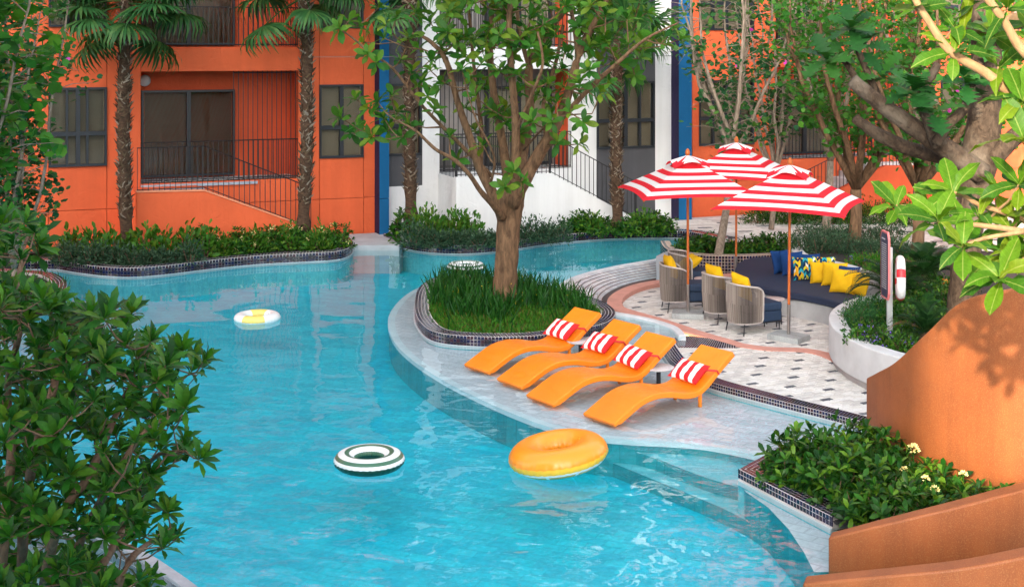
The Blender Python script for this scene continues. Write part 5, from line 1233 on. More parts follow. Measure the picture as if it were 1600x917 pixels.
# ------------------------------------------------------------------ thin round leaved trees
def thin_tree(label, cat_name, base, fork_z, nst, top_z, spread, r, leaves, lsize, seed, leafmat=None, lean=(0, 0), zmin=1.6, group=None, flowers=0, bk=None, tight=.35):
    o = thing(cat_name, label, 'tree', base, group); rr = random.Random(seed); B = Vector(base); fk = Vector((B.x + lean[0], B.y + lean[1], fork_z)); bk = bk or BK_PALE
    b = MB(); b.tube([B, B.lerp(fk, .5) + Vector((.03, 0, 0)), fk], [r*1.25, r, r*.95], 9, wob=.08); b.build('trunk', bk, o, True)
    pts = []; tw = MB()
    for k in range(nst):
        a = k*2.399 + seed; sp = spread*rr.uniform(.45, 1.0); p = fk.copy(); tip = Vector((fk.x + math.cos(a)*sp, fk.y + math.sin(a)*sp*.7, top_z*rr.uniform(.82, 1.05))); q = [p]; m = 7; off = Vector((0, 0, 0))
        for i in range(1, m+1):
            t = i/m; off += Vector((rr.uniform(-.12, .12), rr.uniform(-.1, .1), rr.uniform(-.06, .06))); c = fk.lerp(tip, t); bow = math.sin(t*math.pi)*.18*sp; c += Vector((math.cos(a)*bow, math.sin(a)*bow, 0)) + off; q.append(c)
        st = MB(); st.tube(q, [r*.62*(1-.8*i/m) + .006 for i in range(m+1)], 7, wob=.08); st.build('limb', bk, o, True)
        for i in range(1, m+1):
            for s_ in range(4):
                p0 = q[i-1].lerp(q[i], rr.random()); d = Vector((rr.uniform(-1, 1), rr.uniform(-1, 1), rr.uniform(-.25, .7))).normalized()*rr.uniform(.3, .85); p1 = p0 + d
                if p1.z < zmin: continue
                tw.tube([p0, p0 + d*.5 + Vector((0, 0, .05)), p1], [.011, .008, .004], 4, caps=False); pts += [p0 + d*t_ for t_ in (.45, .65, .85, 1.0)]
    tag(tw.build('twigs', bk, o, True), kind='stuff')
    n = leaves; ii = NR.integers(0, len(pts), n); T = np.array([tuple(pts[i]) for i in ii]) + NR.normal(0, tight*.3, (n, 3)); D = NR.normal(0, 1, (n, 3)); D[:, 2] = D[:, 2]*.5 - .25; U = NR.normal(0, .55, (n, 3)) + np.array((0, -.25, 1)); Z = lsize*NR.uniform(.6, 1.15, n)
    tag(inst('foliage', RV, RF, frames(D, U, Z), T, leafmat or G_ROUND, o, True), kind='stuff')
    if flowers:
        ii = NR.integers(0, len(pts), flowers); T = np.array([tuple(pts[i]) for i in ii]); D = NR.normal(0, 1, (flowers, 3)); U = NR.normal(0, 1, (flowers, 3))
        tag(inst('blossoms', RV, RF, frames(D, U, np.full(flowers, .11)), T, FLOWER_M, o), kind='stuff')
    return o
FLOWER_M = plain('magenta_petal', (.55, .03, .35), .6); FLOWER_P = plain('violet_petal', (.22, .12, .60), .6); FLOWER_Y = plain('yellow_petal', (.80, .55, .02), .6); FLOWER_C = plain('cream_petal', (.80, .68, .28), .6); FLOWER_O = plain('orange_petal', (.85, .25, .02), .6)
g_ = 'thin round leaved trees on the right'
def bs(px, Y, z): return ((px - CX)*Y/FPX, Y, z)
thin_tree('thin tree leaning up between the umbrellas before the blue pillar', 'orchid_tree', bs(1122, 29.0, .2), 2.3, 9, 7.2, 1.7, .085, 1150, .14, 3, G_ROUND, (.6, 1.6), 2.6, g_, 8)
thin_tree('forked thin tree rising behind the front umbrella from the raised bed', 'orchid_tree', bs(1334, 29.0, .4), 1.75, 8, 6.6, 2.1, .13, 2200, .145, 8, G_ROUNDB, (.05, 0), 2.7, g_, 5, BK_MAIN)
thin_tree('forked thin tree near the sign on the right', 'orchid_tree', bs(1432, 26.5, .4), 2.0, 8, 6.4, 2.1, .12, 1900, .14, 14, G_ROUNDB, (.1, .2), 2.6, g_, 4, BK_MAIN)
thin_tree('bushy thin tree before the window of the right orange house', 'orchid_tree', bs(1205, 34.2, .1), 1.5, 9, 7.4, 1.5, .065, 1400, .145, 21, G_ROUND, (.1, 0), 2.6, g_, 5)
thin_tree('dense round leaved tree farthest right against the orange house', 'orchid_tree', bs(1490, 31.5, .2), 1.6, 10, 7.8, 3.0, .12, 4000, .155, 28, G_ROUNDB, (.2, .5), 2.2, g_, 6)
thin_tree('dense round leaved tree behind the forked trunk', 'orchid_tree', bs(1290, 34.0, .1), 1.9, 9, 8.0, 2.2, .10, 2600, .15, 33, G_ROUNDB, (.2, .3), 3.0, g_, 6)
thin_tree('bright leaved tree entering the picture at the top left corner', 'orchid_tree', bs(-90, 15.5, -.9), 2.2, 9, 6.2, .78, .04, 2300, .17, 41, G_ROUNDB, (.05, 0), 3.5, 'round leaved trees on the left', 4)
thin_tree('grey stemmed tree with dark round leaves behind the big left shrub', 'orchid_tree', bs(22, 23.5, .1), .9, 10, 5.8, .72, .055, 2300, .13, 47, G_ROUND, (0, 0), 1.7, 'round leaved trees on the left', 10)

# ------------------------------------------------------------------ gnarled breadfruit tree
GY = 20.0
gt = thing('gnarled_tree', 'thick gnarled tree with lopped limbs behind the terrazzo wall', 'tree', (*at(1508, 500, GY)[:2], .1))
GB = []
limb([(1503, 530), (1508, 440), (1514, 360), (1524, 290), (1533, 230), (1540, 170), (1542, 100), (1540, 10), (1545, -80)], [.28, .23, .215, .25, .28, .25, .23, .21, .2], Y=GY, store=GB)
limb([(1535, 272), (1490, 240), (1448, 213), (1400, 180), (1360, 150), (1331, 126)], [.18, .16, .15, .13, .115, .108], Y=GY-.3, store=GB)
limb([(1530, 265), (1475, 246), (1420, 232), (1372, 210), (1335, 185)], [.15, .125, .115, .10, .075], Y=GY+.3, store=GB)
limb([(1468, 228), (1452, 190), (1440, 165), (1428, 150)], [.12, .10, .085, .06], Y=GY-.5, store=GB)
limb([(1462, 226), (1480, 196), (1508, 168), (1520, 130)], [.10, .08, .075, .06], Y=GY-.6, store=GB)
limb([(1432, 156), (1448, 130), (1466, 100)], [.06, .06, .065], Y=GY-.4, store=GB)
limb([(1552, 250), (1585, 215), (1625, 180), (1670, 150)], [.15, .13, .12, .10], Y=GY-.2, store=GB)
limb([(1340, 128), (1318, 95), (1300, 92)], [.06, .045, .04], Y=GY+.6, store=GB); limb([(1372, 150), (1345, 90), (1330, 50)], [.06, .05, .04], Y=GY+.5, store=GB)
b = MB(); b.tube(GB[0][0], GB[0][1], 18, wob=.12); b.build('trunk', BK_GNARL, gt, True)
for P3, rr in GB[1:]:
    b = MB(); b.tube(P3, rr, 12, wob=.12); b.build('limb', BK_GNARL, gt, True)
bl_ = Leaves()
for x, y, dy, n in ((1330, 42, .4, 11), (1292, 92, .5, 10), (1428, 140, -.6, 11), (1510, 128, -.7, 10), (1378, 118, .4, 7), (1350, 70, .6, 6), (1455, 175, -.8, 5), (1545, 60, -.4, 7)):
    bl_.add(whorl(at(x, y, GY+dy), (NR.uniform(-.3, .3), -.35, 1), n, .50, 30, 118))
leaf_objects(bl_, gt, XV, XF, G_BREAD, 300)

# ------------------------------------------------------------------ near tree hanging in at the top right
nt = thing('near_tree', 'sunlit tree with big lime leaves hanging in from the right edge', 'tree', (6.2, 8.4, -1.0))
NB = []; NY = 9.2
limb([(2050, 950), (2020, 600), (1900, 330), (1740, 220), (1640, 165), (1590, 152), (1540, 114), (1486, 82), (1455, 40), (1425, -10), (1405, -60)], [.16, .14, .10, .075, .05, .042, .036, .032, .028, .024, .02], Y=NY, store=NB, n=10)
limb([(1900, 330), (1760, 200), (1660, 120), (1600, 82), (1570, 35), (1548, 5), (1510, -40)], [.09, .07, .05, .036, .03, .028, .02], Y=NY-.2, store=NB)
limb([(1740, 220), (1650, 60), (1600, 32), (1545, 48), (1510, 45)], [.10, .09, .07, .04, .018], Y=NY+.5, store=NB)
limb([(2020, 600), (1800, 420), (1660, 375), (1600, 362), (1530, 352), (1466, 346)], [.09, .055, .034, .024, .018, .013], Y=NY-.3, store=NB)
limb([(1660, 375), (1590, 340), (1530, 320), (1492, 302), (1440, 320), (1400, 322)], [.03, .022, .018, .014, .012, .009], Y=NY+.3, store=NB)
limb([(1660, 375), (1610, 400), (1562, 432)], [.022, .018, .012], Y=NY-.5, store=NB); limb([(1600, 362), (1540, 372), (1504, 384)], [.016, .014, .010], Y=NY-.5, store=NB)
b = MB(); b.tube(NB[0][0], NB[0][1], 12, wob=.06); b.build('trunk', BK_NEAR, nt, True)
for P3, rr in NB[1:]:
    b = MB(); b.tube(P3, rr, 9, wob=.06); b.build('limb', BK_NEAR, nt, True)
nl = Leaves(); tw = MB(); nbp = [(p, r) for P3, rr in NB for p, r in zip(P3, rr)]
for x, y, dy, n, L in ((1466, 345, -.4, 9, .36), (1504, 384, -.6, 8, .36), (1562, 434, -.6, 10, .36), (1400, 322, .3, 8, .32), (1490, 302, .3, 8, .36), (1592, 288, .1, 9, .36), (1530, 338, .2, 7, .33), (1555, 300, .4, 7, .33), (1450, 320, .5, 5, .30), (1580, 360, .3, 8, .34), (1520, 360, .6, 6, .3), (1600, 400, .3, 8, .34), (1560, 395, .5, 7, .33), (1490, 82, 0, 7, .34), (1548, 50, .4, 9, .40), (1598, 158, -.2, 8, .42), (1430, 12, .1, 6, .30), (1490, 42, .2, 6, .30), (1560, 105, .1, 6, .34), (1600, 220, -.3, 6, .42), (1575, 12, -.2, 7, .34), (1620, 60, 0, 8, .38), (1520, -20, .2, 8, .34), (1450, -30, .1, 7, .32), (1640, 330, 0, 8, .36), (1700, 120, .3, 9, .36), (1740, 20, .3, 9, .36), (1850, 80, .4, 9, .36)):
    L *= .84; c = at(x, y, NY + dy); p0 = min(nbp, key=lambda q: (q[0]-c).length)[0]; d = c - p0
    if d.length > .05: tw.tube([p0, p0 + d*.5 + Vector((0, 0, -.03)), c], [.012, .009, .007], 6, caps=False)
    nl.add(whorl(c, (NR.uniform(-.45, .1), -.45, .85), n, L, 35, 110, .2))
tag(tw.build('twigs', BK_NEAR, nt, True), kind='stuff')
leaf_objects(nl, nt, GV, GF, G_NEAR, 300, kinds=GK)

# ------------------------------------------------------------------ big shrub at the left
sh = thing('whorled_shrub', 'big dark green shrub filling the left edge over the pool', 'shrub', (-3.4, 8.4, -.95))
SIL = [(-60, 350), (10, 338), (50, 350), (78, 372), (62, 400), (20, 425), (45, 448), (95, 468), (150, 470), (205, 486), (212, 505), (165, 520), (225, 528), (285, 540), (322, 562), (318, 585), (282, 602), (255, 625), (300, 640), (285, 660), (240, 668), (290, 688), (312, 718), (255, 738), (235, 760), (258, 782), (262, 812), (285, 832), (272, 862), (235, 852), (200, 872), (160, 900), (232, 905), (235, 960), (-60, 960)]
SB = []; SYY = 8.2
for pts in ([(-30, 1300), (-10, 1000), (8, 820), (18, 700), (12, 600), (30, 520), (28, 440), (42, 370)], [(40, 1300), (35, 950), (38, 800), (60, 690), (85, 600), (100, 530), (150, 490), (195, 495)], [(40, 1250), (60, 980), (90, 820), (140, 740), (185, 640), (220, 585), (280, 565)], [(90, 1300), (110, 1000), (150, 900), (190, 830), (235, 720), (290, 705)], [(-60, 1200), (-50, 900), (-40, 700), (-30, 520), (-10, 400)], [(120, 1300), (150, 1050), (190, 900), (230, 850), (262, 838)], [(60, 1250), (80, 1000), (120, 860), (170, 760), (230, 670), (285, 648)]):
    limb([(x, y, NR.uniform(-.5, .5)) for x, y in pts], [.045 - .036*i/(len(pts)-1) for i in range(len(pts))], Y=SYY, store=SB)
for P3, rr in SB:
    b = MB(); b.tube(P3, rr, 7, wob=.08); b.build('stem', BK_SHRUB, sh, True)
sbp = [(p, r) for P3, rr in SB for p, r in zip(P3, rr)]
whm = []
for k in range(5):
    D, U, T, Z = whorl((0, 0, 0), (0, 0, 1), 13, 1.0, 16, 92, .25)
    o = inst('leaf_whorl', LV, LF, frames(D, U, Z, np.full(13, .78)), T, G_SHRUB, None, True); whm.append(o.data); bpy.data.objects.remove(o)
tw = MB(); spots = []; tries = 0; rs2 = random.Random(17)
while len(spots) < 520 and tries < 20000:
    tries += 1; x, y = rs2.uniform(-60, 325), rs2.uniform(325, 960)
    if not inside((x, y), SIL): continue
    dy = rs2.uniform(-1.1, 1.3); c = at(x, y, SYY + dy)
    if all((c - s_).length > .085 for s_ in spots): spots.append(c)
for i, (x, y) in enumerate([(205, 490), (318, 565), (312, 717), (285, 645), (278, 838), (262, 800), (230, 530), (270, 545), (235, 905), (300, 580)]): spots.append(at(x, y, SYY + rs2.uniform(-.3, .3)))
spots.sort(key=lambda c: c.y - 3*in_view(c)); rest = []
for i, c in enumerate(spots):
    axd = Vector((rs2.uniform(-.35, .55), rs2.uniform(-.6, .2), rs2.uniform(.55, 1))).normalized(); L = .128*rs2.uniform(.75, 1.25)
    x = axd.cross(Vector((rs2.uniform(-1, 1), 1, 0))).normalized(); z = axd; y = z.cross(x); M = Matrix((x*L, y*L, z*L)).transposed().to_4x4(); M.translation = c - sh.location
    if i < 300: q = new_obj('leaf_whorl', whm[i % 5], sh); q.matrix_local = M
    else: rest.append((c, axd, L))
grow = list(sbp)
for c in sorted(spots, key=lambda c: min((q[0]-c).length for q in sbp)):
    p0 = min(grow, key=lambda q: (q[0]-c).length + .7*max(0, q[0].z-c.z+.05))[0]; mid = p0.lerp(c, .55) - Vector((0, 0, .10*(c-p0).length))
    tw.tube([p0, mid, c], [.007, .0055, .004], 4, caps=False); grow += [(mid, .005), (p0.lerp(mid, .6), .006), (mid.lerp(c, .6), .004)]
lr = Leaves()
for c, a, L in rest: lr.add(whorl(c, a, 11, L, 22, 88, .25))
tag(inst('foliage', LV, LF, lr.R(), lr.T, G_SHRUB, sh, True), kind='stuff'); tag(tw.build('twigs', BK_SHRUB, sh, True), kind='stuff')
# ------------------------------------------------------------------ bedding shrubs
def bush(name, label, group, c, rx, ry, h, n, lsize, mat, tv=LV, tf=LF, up=.6, flowers=None, cat='shrub', fz=.05):
    o = thing(name, label, cat, c, group); c = np.array(c)
    if n < 900 and tf is not SF and mat is not G_LIGHT:             # leaves in whorls at the shoot tips
        m = n//6; d = unit(NR.normal(0, 1, (m, 3))); d[:, 2] = np.abs(d[:, 2]); lv = Leaves()
        for v in d: rr_ = NR.uniform(.55, 1.06)*(1 + .16*math.sin(v[0]*7 + c[0]*3)*math.cos(v[1]*6 + c[1]*5)); lv.add(whorl(c + v*rr_*np.array((rx, ry, h)), v*np.array((1, 1, .6)) + np.array((0, 0, up)) + NR.normal(0, .15, 3), 6, lsize, 25, 95, .2))
        tag(inst('foliage', LV, LF, lv.R(), lv.T, mat, o, True), kind='stuff')
    else:
      d = unit(NR.normal(0, 1, (n, 3))); d[:, 2] = np.abs(d[:, 2]); rad = NR.uniform(.35, 1.0, (n, 1))**.6; lump = 1 + .32*np.sin(d[:, :1]*7 + c[0]*3) * np.cos(d[:, 1:2]*6 + c[1]*5)
      T = c + d*rad*lump*np.array((rx, ry, h)); D = d*np.array((1, 1, .7)) + NR.normal(0, .45, (n, 3)) + np.array((0, 0, up)); U = d + NR.normal(0, .4, (n, 3)) + np.array((0, 0, .6))
      tag(inst('foliage', tv, tf, frames(D, U, lsize*NR.uniform(.6, 1.2, n)), T, mat, o, True), kind='stuff')
    b = MB()
    for k in range(5):
        a = k*1.26 + c[0]; b.tube([tuple(c + (.03*math.cos(a), .03*math.sin(a), -.03)), tuple(c + (rx*.6*math.cos(a), ry*.6*math.sin(a), h*.7))], [.012, .006], 5, caps=False)
    tag(b.build('stems', BK_SHRUB, o), kind='stuff')
    if flowers:
        m, cnt = flowers; dd = unit(NR.normal(0, 1, (cnt, 3))); dd[:, 2] = np.abs(dd[:, 2]) + .25; dd[:, 1] = -np.abs(dd[:, 1]); dd = unit(dd); T = c + dd*np.array((rx, ry, h))*1.03
        R, TT_ = [], []
        for t in T:
            for k in range(9): v = NR.normal(0, 1, 3); R.append(frames([v], [NR.normal(0, 1, 3)], [fz])[0]); TT_.append(t + unit(v)*fz*.5)
        tag(inst('blossoms', SV, SF, R, TT_, m, o), kind='stuff')
    return o
ORD = ['first', 'second', 'third', 'fourth', 'fifth', 'sixth', 'seventh', 'eighth', 'ninth', 'tenth', 'eleventh', 'twelfth', 'thirteenth', 'fourteenth', 'fifteenth', 'sixteenth', 'seventeenth', 'eighteenth', 'nineteenth', 'twentieth']
def number_row(objs, what):                                     # labels counted off from the left, as one would point them out
    objs = sorted(objs, key=lambda o: o.location.x/o.location.y)
    for i, o in enumerate(objs): o['label'] = '%s %s from the left' % (ORD[i], what)
def prow(px, py, z=.14): return P(px, py, z)
rb = random.Random(23)
row_ = []
for px in range(318, 532, 26): row_.append(bush('ixora_shrub', 'glossy dark green shrub in the row at the foot of the orange stair', 'glossy shrubs in the far left bed', prow(px, 406 - (px-318)*.045 + rb.uniform(-5, 2) - 7), .42, .38, .54 + rb.uniform(-.08, .1), 760, .12, G_DARK if px % 4 else G_LIGHT, flowers=(FLOWER_C, 3)))
number_row(row_, 'glossy dark shrub under the orange stair')
row_ = []
for px in range(98, 312, 22): row_.append(bush('grey_shrub', 'low grey green shrub along the mosaic edge of the far left bed', 'grey green shrubs in the far left bed', prow(px, 424 - abs(px-200)*.02 + rb.uniform(-4, 0) - 7), .32 + rb.uniform(-.07, .06), .30, .40 + rb.uniform(-.14, .2), 560, .10, G_GREY, SV, SF, .2))
number_row(row_, 'low grey shrub on the far left mosaic edge')
row_ = []
for px in range(112, 335, 30): row_.append(bush('light_shrub', 'upright light green plant against the orange wall in the far left bed', 'light green plants in the far left bed', prow(px, 404 + rb.uniform(-4, 1)), .26, .24, .62 + rb.uniform(-.1, .15), 150, .19, G_LIGHT, GV, GF, .9))
number_row(row_, 'light green plant against the orange wall')
bush('tall_plant', 'tall dark leaved plant beside the slim palm trunk', None, prow(622, 378), .18, .18, .85, 90, .26, G_DARK, GV, GF, 1.0)
row_ = []
for px, h in ((655, .74), (672, .80), (688, .62), (712, .72), (732, .70)): row_.append(bush('light_shrub', 'bright green rounded shrub at the foot of the white wall', 'bright shrubs in the middle bed', prow(px, 378 + rb.uniform(-2, 2)), .36, .30, h, 330, .15, G_LIGHT, GV, GF, .9))
number_row(row_, 'bright green shrub at the white wall foot')
row_ = []
for px in list(range(648, 800, 20)) + list(range(815, 885, 18)):
    row_.append(bush('grey_shrub', 'grey green fine leaved shrub along the middle bed', 'grey green shrubs in the middle bed', prow(px, (387 if px < 790 else 379) + rb.uniform(-4, 0)), .38 + rb.uniform(-.08, .06), .34, .44 + rb.uniform(-.16, .2), 620, .105, G_GREY, SV, SF, .25))
number_row(row_, 'grey green fine leaved shrub along the middle bed')
row_ = []
for px in list(range(893, 955, 17)) + list(range(985, 1052, 17)): row_.append(bush('ixora_shrub', 'glossy green shrub beside the flaring palm trunk', 'glossy shrubs in the middle bed', prow(px, 367 + rb.uniform(-3, 0)), .38, .34, .46 + rb.uniform(-.1, .14), 560, .13, G_DARK if px % 3 else G_LIGHT))
number_row(row_, 'glossy shrub beside the flaring palm trunk')
row_ = []
for px in range(1070, 1245, 15): row_.append(bush('zamia_plant', 'dark glossy plant in the black mosaic planter', 'glossy plants in the mosaic planter', prow(px, 396 - (px-1070)*.008 + rb.uniform(-5, 2), .2), .30, .26, .34 + rb.uniform(-.08, .12), 330, .12, G_DARK, LV, LF, 1.0))
number_row(row_, 'dark glossy plant in the mosaic planter')
row_ = []
for px in range(1185, 1385, 20): row_.append(bush('low_hedge_shrub', 'dark clipped shrub in the low hedge beyond the walkway', 'hedge beyond the walkway', prow(px, 349 + rb.uniform(-1, 1), .06), .5, .45, .62, 900, .085, G_DARK, SV, SF))
number_row(row_, 'dark clipped hedge shrub beyond the walkway')
row_ = []
for px in range(1395, 1470, 24): row_.append(bush('low_hedge_shrub', 'dark clipped shrub in the low hedge beyond the walkway', 'hedge beyond the walkway', prow(px, 352 + rb.uniform(-1, 1), .06), .5, .45, .75, 800, .085, G_DARK, SV, SF))
number_row(row_, 'clipped hedge shrub right of the forked trunk')
for py, a, b_, h in ((372, 1262, 1395, .62), (388, 1255, 1410, .50)):
    row_ = []
    for px in range(a, b_, 22): row_.append(bush('grey_shrub', 'grey green shrub at the back of the raised concrete planter', 'grey green shrubs in the raised bed', prow(px, py + rb.uniform(-3, 3) + 8, .42), .40, .36, h*.75 + rb.uniform(-.08, .12), 950, .065, G_GREY, SV, SF))
    number_row(row_, 'grey shrub in the %s row of the raised planter' % ('back' if py == 372 else 'second'))
for py in (408, 422, 438):
    row_ = []
    for px in range(1268 + (py-408)*2, 1440, 26):
      if inside(prow(px, py + 13, .42)[:2], RAISED): row_.append(bush('ground_cover_plant', 'low green flowering plant in the raised concrete planter', 'green plants in the raised bed', prow(px, py + rb.uniform(-3, 3) + 6, .42), .34, .34, .22 + rb.uniform(-.05, .08), 560, .075, G_DARK if rb.random() < .4 else G_GRASS, SV, SF, flowers=(FLOWER_P, 2), fz=.035))
    number_row(row_, 'low green plant in the %s ground cover row of the planter' % {408: 'back', 422: 'middle', 438: 'front'}[py])
row_ = []
for px, py in ((1336, 494), (1350, 488), (1346, 508), (1362, 510), (1368, 492), (1382, 505)): row_.append(bush('fine_mound_plant', 'fine leaved green mound plant at the nose of the concrete planter', 'fine leaved mounds in the raised bed', prow(px, py + 10, .42), .27, .27, .36 + rb.uniform(-.04, .06), 1500, .045, G_ROUND, SV, SF))
number_row(row_, 'fine leaved mound at the planter nose')
row_ = []
for px, py in ((1345, 530), (1362, 530), (1378, 538), (1396, 540), (1412, 545), (1425, 534), (1405, 528), (1440, 540), (1450, 525), (1465, 530)): row_.append(bush('violet_plant', 'low green plant with violet flowers behind the planter rim', 'violet flowering plants in the raised bed', prow(px, py + 4, .42), .30, .30, .26 + rb.uniform(-.03, .05), 420, .075, G_LIGHT if rb.random() < .4 else G_DARK, LV, LF, flowers=(FLOWER_P, 4), fz=.035))
number_row(row_, 'violet flowered plant behind the planter rim')
row_ = []
for px, py in ((1470, 470), (1490, 465), (1482, 450), (1500, 480)): row_.append(bush('orange_flower_plant', 'dark plant with orange flowers beside the gnarled trunk', 'orange flowering plants in the raised bed', prow(px, py + 24, .42), .35, .35, .45, 500, .09, G_DARK, LV, LF, flowers=(FLOWER_O, 3), fz=.04))
number_row(row_, 'orange flowered plant by the gnarled trunk')
for py in (452, 474, 496, 514):
    row_ = []
    for px in range(1402, 1510, 24):
        if inside(prow(px, py + 10, .42)[:2], RAISED): row_.append(bush('ground_cover_plant', 'x', 'green plants in the raised bed', prow(px + rb.uniform(-6, 6), py + 10, .42), .44, .44, .36 + rb.uniform(-.08, .1), 420, .10, G_DARK, LV, LF))
    number_row(row_, 'leafy plant in the %s row by the gnarled trunk' % {452: 'back', 474: 'second', 496: 'third', 514: 'front'}[py])
# near hedge in the mosaic edged planter
HB = [(2.98, 14.45), (3.25, 14.75), (3.6, 14.95), (4.0, 15.1), (3.25, 14.1), (3.6, 14.4), (3.95, 14.6), (4.2, 14.7), (3.35, 13.7), (3.7, 13.9), (4.05, 14.1), (4.3, 14.2), (3.5, 13.25), (3.85, 13.4), (4.2, 13.6), (4.5, 13.6), (3.75, 12.85), (4.1, 12.95), (4.45, 13.05), (4.75, 13.1), (4.0, 12.5), (4.4, 12.55), (4.8, 12.6), (5.2, 12.55)]
for i, (x, y) in enumerate(HB):
    edge = i in (0, 4, 8, 12); bush('ixora_shrub', '%s shrub from the pool side in the %s row of the near hedge' % (ORD[i % 4], ORD[i//4]), 'shrubs of the near hedge', (x + (.12 if edge else 0), y, .08), .30, .30, (.42 if edge else .50) + rb.uniform(-.05, .08), 330, .145, G_DARK, LV, LF, .8)
for i, (px, py, Y) in enumerate(((1427, 703, 14.0), (1413, 735, 13.6), (1446, 749, 13.2), (1461, 765, 12.9), (1505, 742, 13.2))):
    c = at(px, py, Y); o = thing('cream_flower', ['largest cream flower head at the top of the near hedge', 'small cream flower head in the middle of the near hedge', 'cream flower head right of the middle one in the near hedge', 'lowest cream flower head in the near hedge', 'cream flower head at the right end of the near hedge'][i], 'flower', c, 'cream flower heads of the near hedge')
    R, T = [], []; s_ = .055 if i == 0 else .036
    for k in range(46): v = unit(NR.normal(0, 1, 3)); v[2] = abs(v[2]); R.append(frames([v + NR.normal(0, .3, 3)], [NR.normal(0, 1, 3)], [s_*.75], None)[0]*np.array([[1.6], [1], [1]])); T.append(np.array(c) + v*s_*.8)
    tag(inst('florets', SV, SF, R, T, FLOWER_C, o), kind='stuff'); b = MB(); b.tube([c, c - Vector((0, 0, .22))], [.006, .008], 5); b.build('flower_stalk', G_DARK, o)
def pebbles(name, poly, z, n, s0, s1):
    xs = [p[0] for p in poly]; ys = [p[1] for p in poly]; R, T = [], []
    while len(T) < n:
        x, y = NR.uniform(min(xs), max(xs)), NR.uniform(min(ys), max(ys))
        if not inside((x, y), poly): continue
        s = NR.uniform(s0, s1); a = NR.uniform(0, 6.28); R.append(((math.cos(a)*s*1.3, math.sin(a)*s*1.3, 0), (-math.sin(a)*s, math.cos(a)*s, 0), (0, 0, s*.6))); T.append((x, y, z))
    oc = [(1, 0, 0), (0, 1, 0), (-1, 0, 0), (0, -1, 0), (.1, .1, 1), (.7, .7, .3), (-.7, .7, .3), (-.7, -.7, .3), (.7, -.7, .3)]
    of = [(0, 5, 4), (5, 1, 4), (1, 6, 4), (6, 2, 4), (2, 7, 4), (7, 3, 4), (3, 8, 4), (8, 0, 4)]
    tag(inst(name, oc, of, R, T, PEBBLE, None, True), kind='stuff')
pebbles('black_gravel', [(2.75, 14.65), (3.35, 13.2), (3.9, 13.0), (3.5, 14.7)], .075, 2200, .014, .03)
def strip(path, a, b_): nn = normals(path); return [(x+nx*a*k, y+ny*a*k) for x, y, nx, ny, k in nn] + [(x+nx*b_*k, y+ny*b_*k) for x, y, nx, ny, k in nn][::-1]
pebbles('black_gravel', strip(FL, .22, .65), .145, 2500, .016, .035); pebbles('black_gravel', strip(FC, .22, .60), .145, 2500, .016, .035)
# ------------------------------------------------------------------ grass and irises of the island
def blades(name, poly, z, n, h0, h1, w, lean, mat, tv=BV, tf=BF, dens=None):
    xs = [p[0] for p in poly]; ys = [p[1] for p in poly]; T = []
    while len(T) < n:
        q = NR.uniform((min(xs), min(ys)), (max(xs), max(ys)), (4000, 2))
        T += [(x, y, z) for x, y in q if inside((x, y), poly) and (dens is None or dens(x, y))]
    T = np.array(T[:n]); D = NR.normal(0, lean, (n, 3)); D[:, 2] = 1; U = NR.normal(0, 1, (n, 3)); U[:, 2] = .2; h = NR.uniform(h0, h1, n)
    return tag(inst(name, tv, tf, frames(D, U, h, w/h), T, mat, None, True), kind='stuff')
ISI = [(x + nx*.27*k, y + ny*.27*k) for x, y, nx, ny, k in normals(IS, True)]
blades('grass', ISI, .12, 15000, .05, .16, .018, .75, G_GRASS)
icx, icy = P(790, 475, .12)[:2]
def idens(x, y): return (y > icy - 1.1 + .55*math.sin(x*3.1) + .3*math.sin(x*7.7) or RND.random() < .03) and abs(x - icx) < 1.55
blades('iris_leaves', ISI, .12, 2300, .24, .52, .028, .34, G_IRIS, dens=idens)
R, T = [], []
for k in range(16):
    for tr in range(60):
        x, y = NR.uniform(icx-1.5, icx+1.5), NR.uniform(icy-1.2, icy+1.2)
        if inside((x, y), ISI): break
    for j in range(4): R.append(frames([NR.normal(0, 1, 3)], [NR.normal(0, 1, 3)], [.035])[0]); T.append((x, y, NR.uniform(.30, .55)))
tag(inst('iris_flowers', SV, SF, R, T, FLOWER_Y), kind='stuff')
blades('undergrowth', LB + [(-20, 20), (-20, 29)], .1, 2500, .12, .3, .05, .6, G_SHRUB, LV, LF)
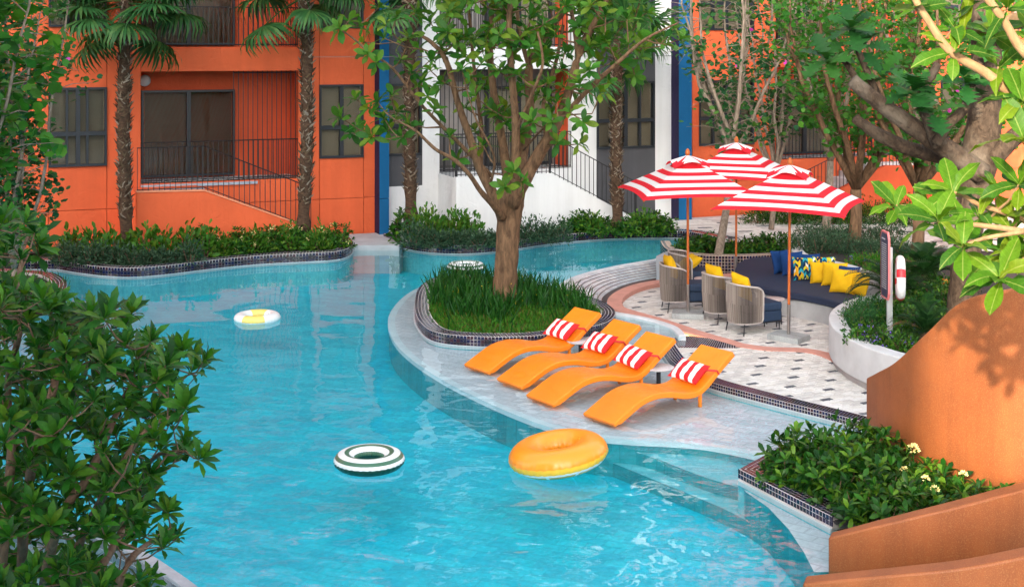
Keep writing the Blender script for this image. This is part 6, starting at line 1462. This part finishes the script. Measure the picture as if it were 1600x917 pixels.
# ------------------------------------------------------------------ cycads
def cyc_frond(L=1.0, nl_=26, seed=0):
    b = MB(); r = random.Random(seed); pts = [Vector((0, L*t*(1-.18*t*t), .42*L*t - .62*L*t**2.2)) for t in [i/10 for i in range(11)]]; b.tube(pts, [.012*(1-.7*i/10) for i in range(11)], 4)
    for i in range(nl_):
        t = .14 + .86*i/nl_; k = t*10; a = int(min(k, 9)); p = pts[a].lerp(pts[a+1], k-a); ln = .17*L*(math.sin(math.pi*min(1, t*.85+.15)))**.7 + .03
        for s_ in (-1, 1):
            d = Vector((s_*.86, .45, .28)).normalized()*ln*r.uniform(.9, 1.1); w = Vector((0, .010, .004)); b.add([p - w, p + w, p + d*.6 + w*.8, p + d*.6 - w*.8, p + d + Vector((0, 0, -.03*ln/.17))], [(0, 1, 2, 3), (3, 2, 4)])
    return b
CF = [cyc_frond(seed=i).build('frond', G_CYC, None, True).data for i in range(2)]
for o in [o for o in bpy.data.objects if o.name.startswith('frond') and o.parent is None]: bpy.data.objects.remove(o)
def cycad(label, px, py, z, n, L, seed):
    c = P(px, py, z); o = thing('cycad', label, 'cycad', c, 'cycads in the raised bed'); rr = random.Random(seed)
    b = MB(); b.lathe([(.10, -.05), (.14, .08), (.13, .2), (.07, .28), (.01, .3)], 12, c); b.build('trunk', BK_PALM, o)
    for i in range(n):
        az = i*2.399 + seed; el = 74 - 72*(i/n)**.8 + rr.uniform(-6, 6); q = new_obj('frond', CF[i % 2], o); e = math.radians(el); s_ = L*rr.uniform(.85, 1.1)
        y = Vector((math.cos(az)*math.cos(e), math.sin(az)*math.cos(e), math.sin(e))); x = y.cross(Vector((0, 0, 1))).normalized(); zz = x.cross(y); M = Matrix((x*s_, y*s_, zz*s_)).transposed().to_4x4(); M.translation = (0, 0, .24); q.matrix_local = M
cycad('dark cycad overhanging the end of the navy bench', 1395, 482, .42, 30, .95, 2)
cycad('cycad with yellowing fronds in front of the sign post', 1448, 548, .42, 24, .72, 5)
cycad('cycad behind the lifebuoy', 1445, 452, .42, 28, .95, 7)
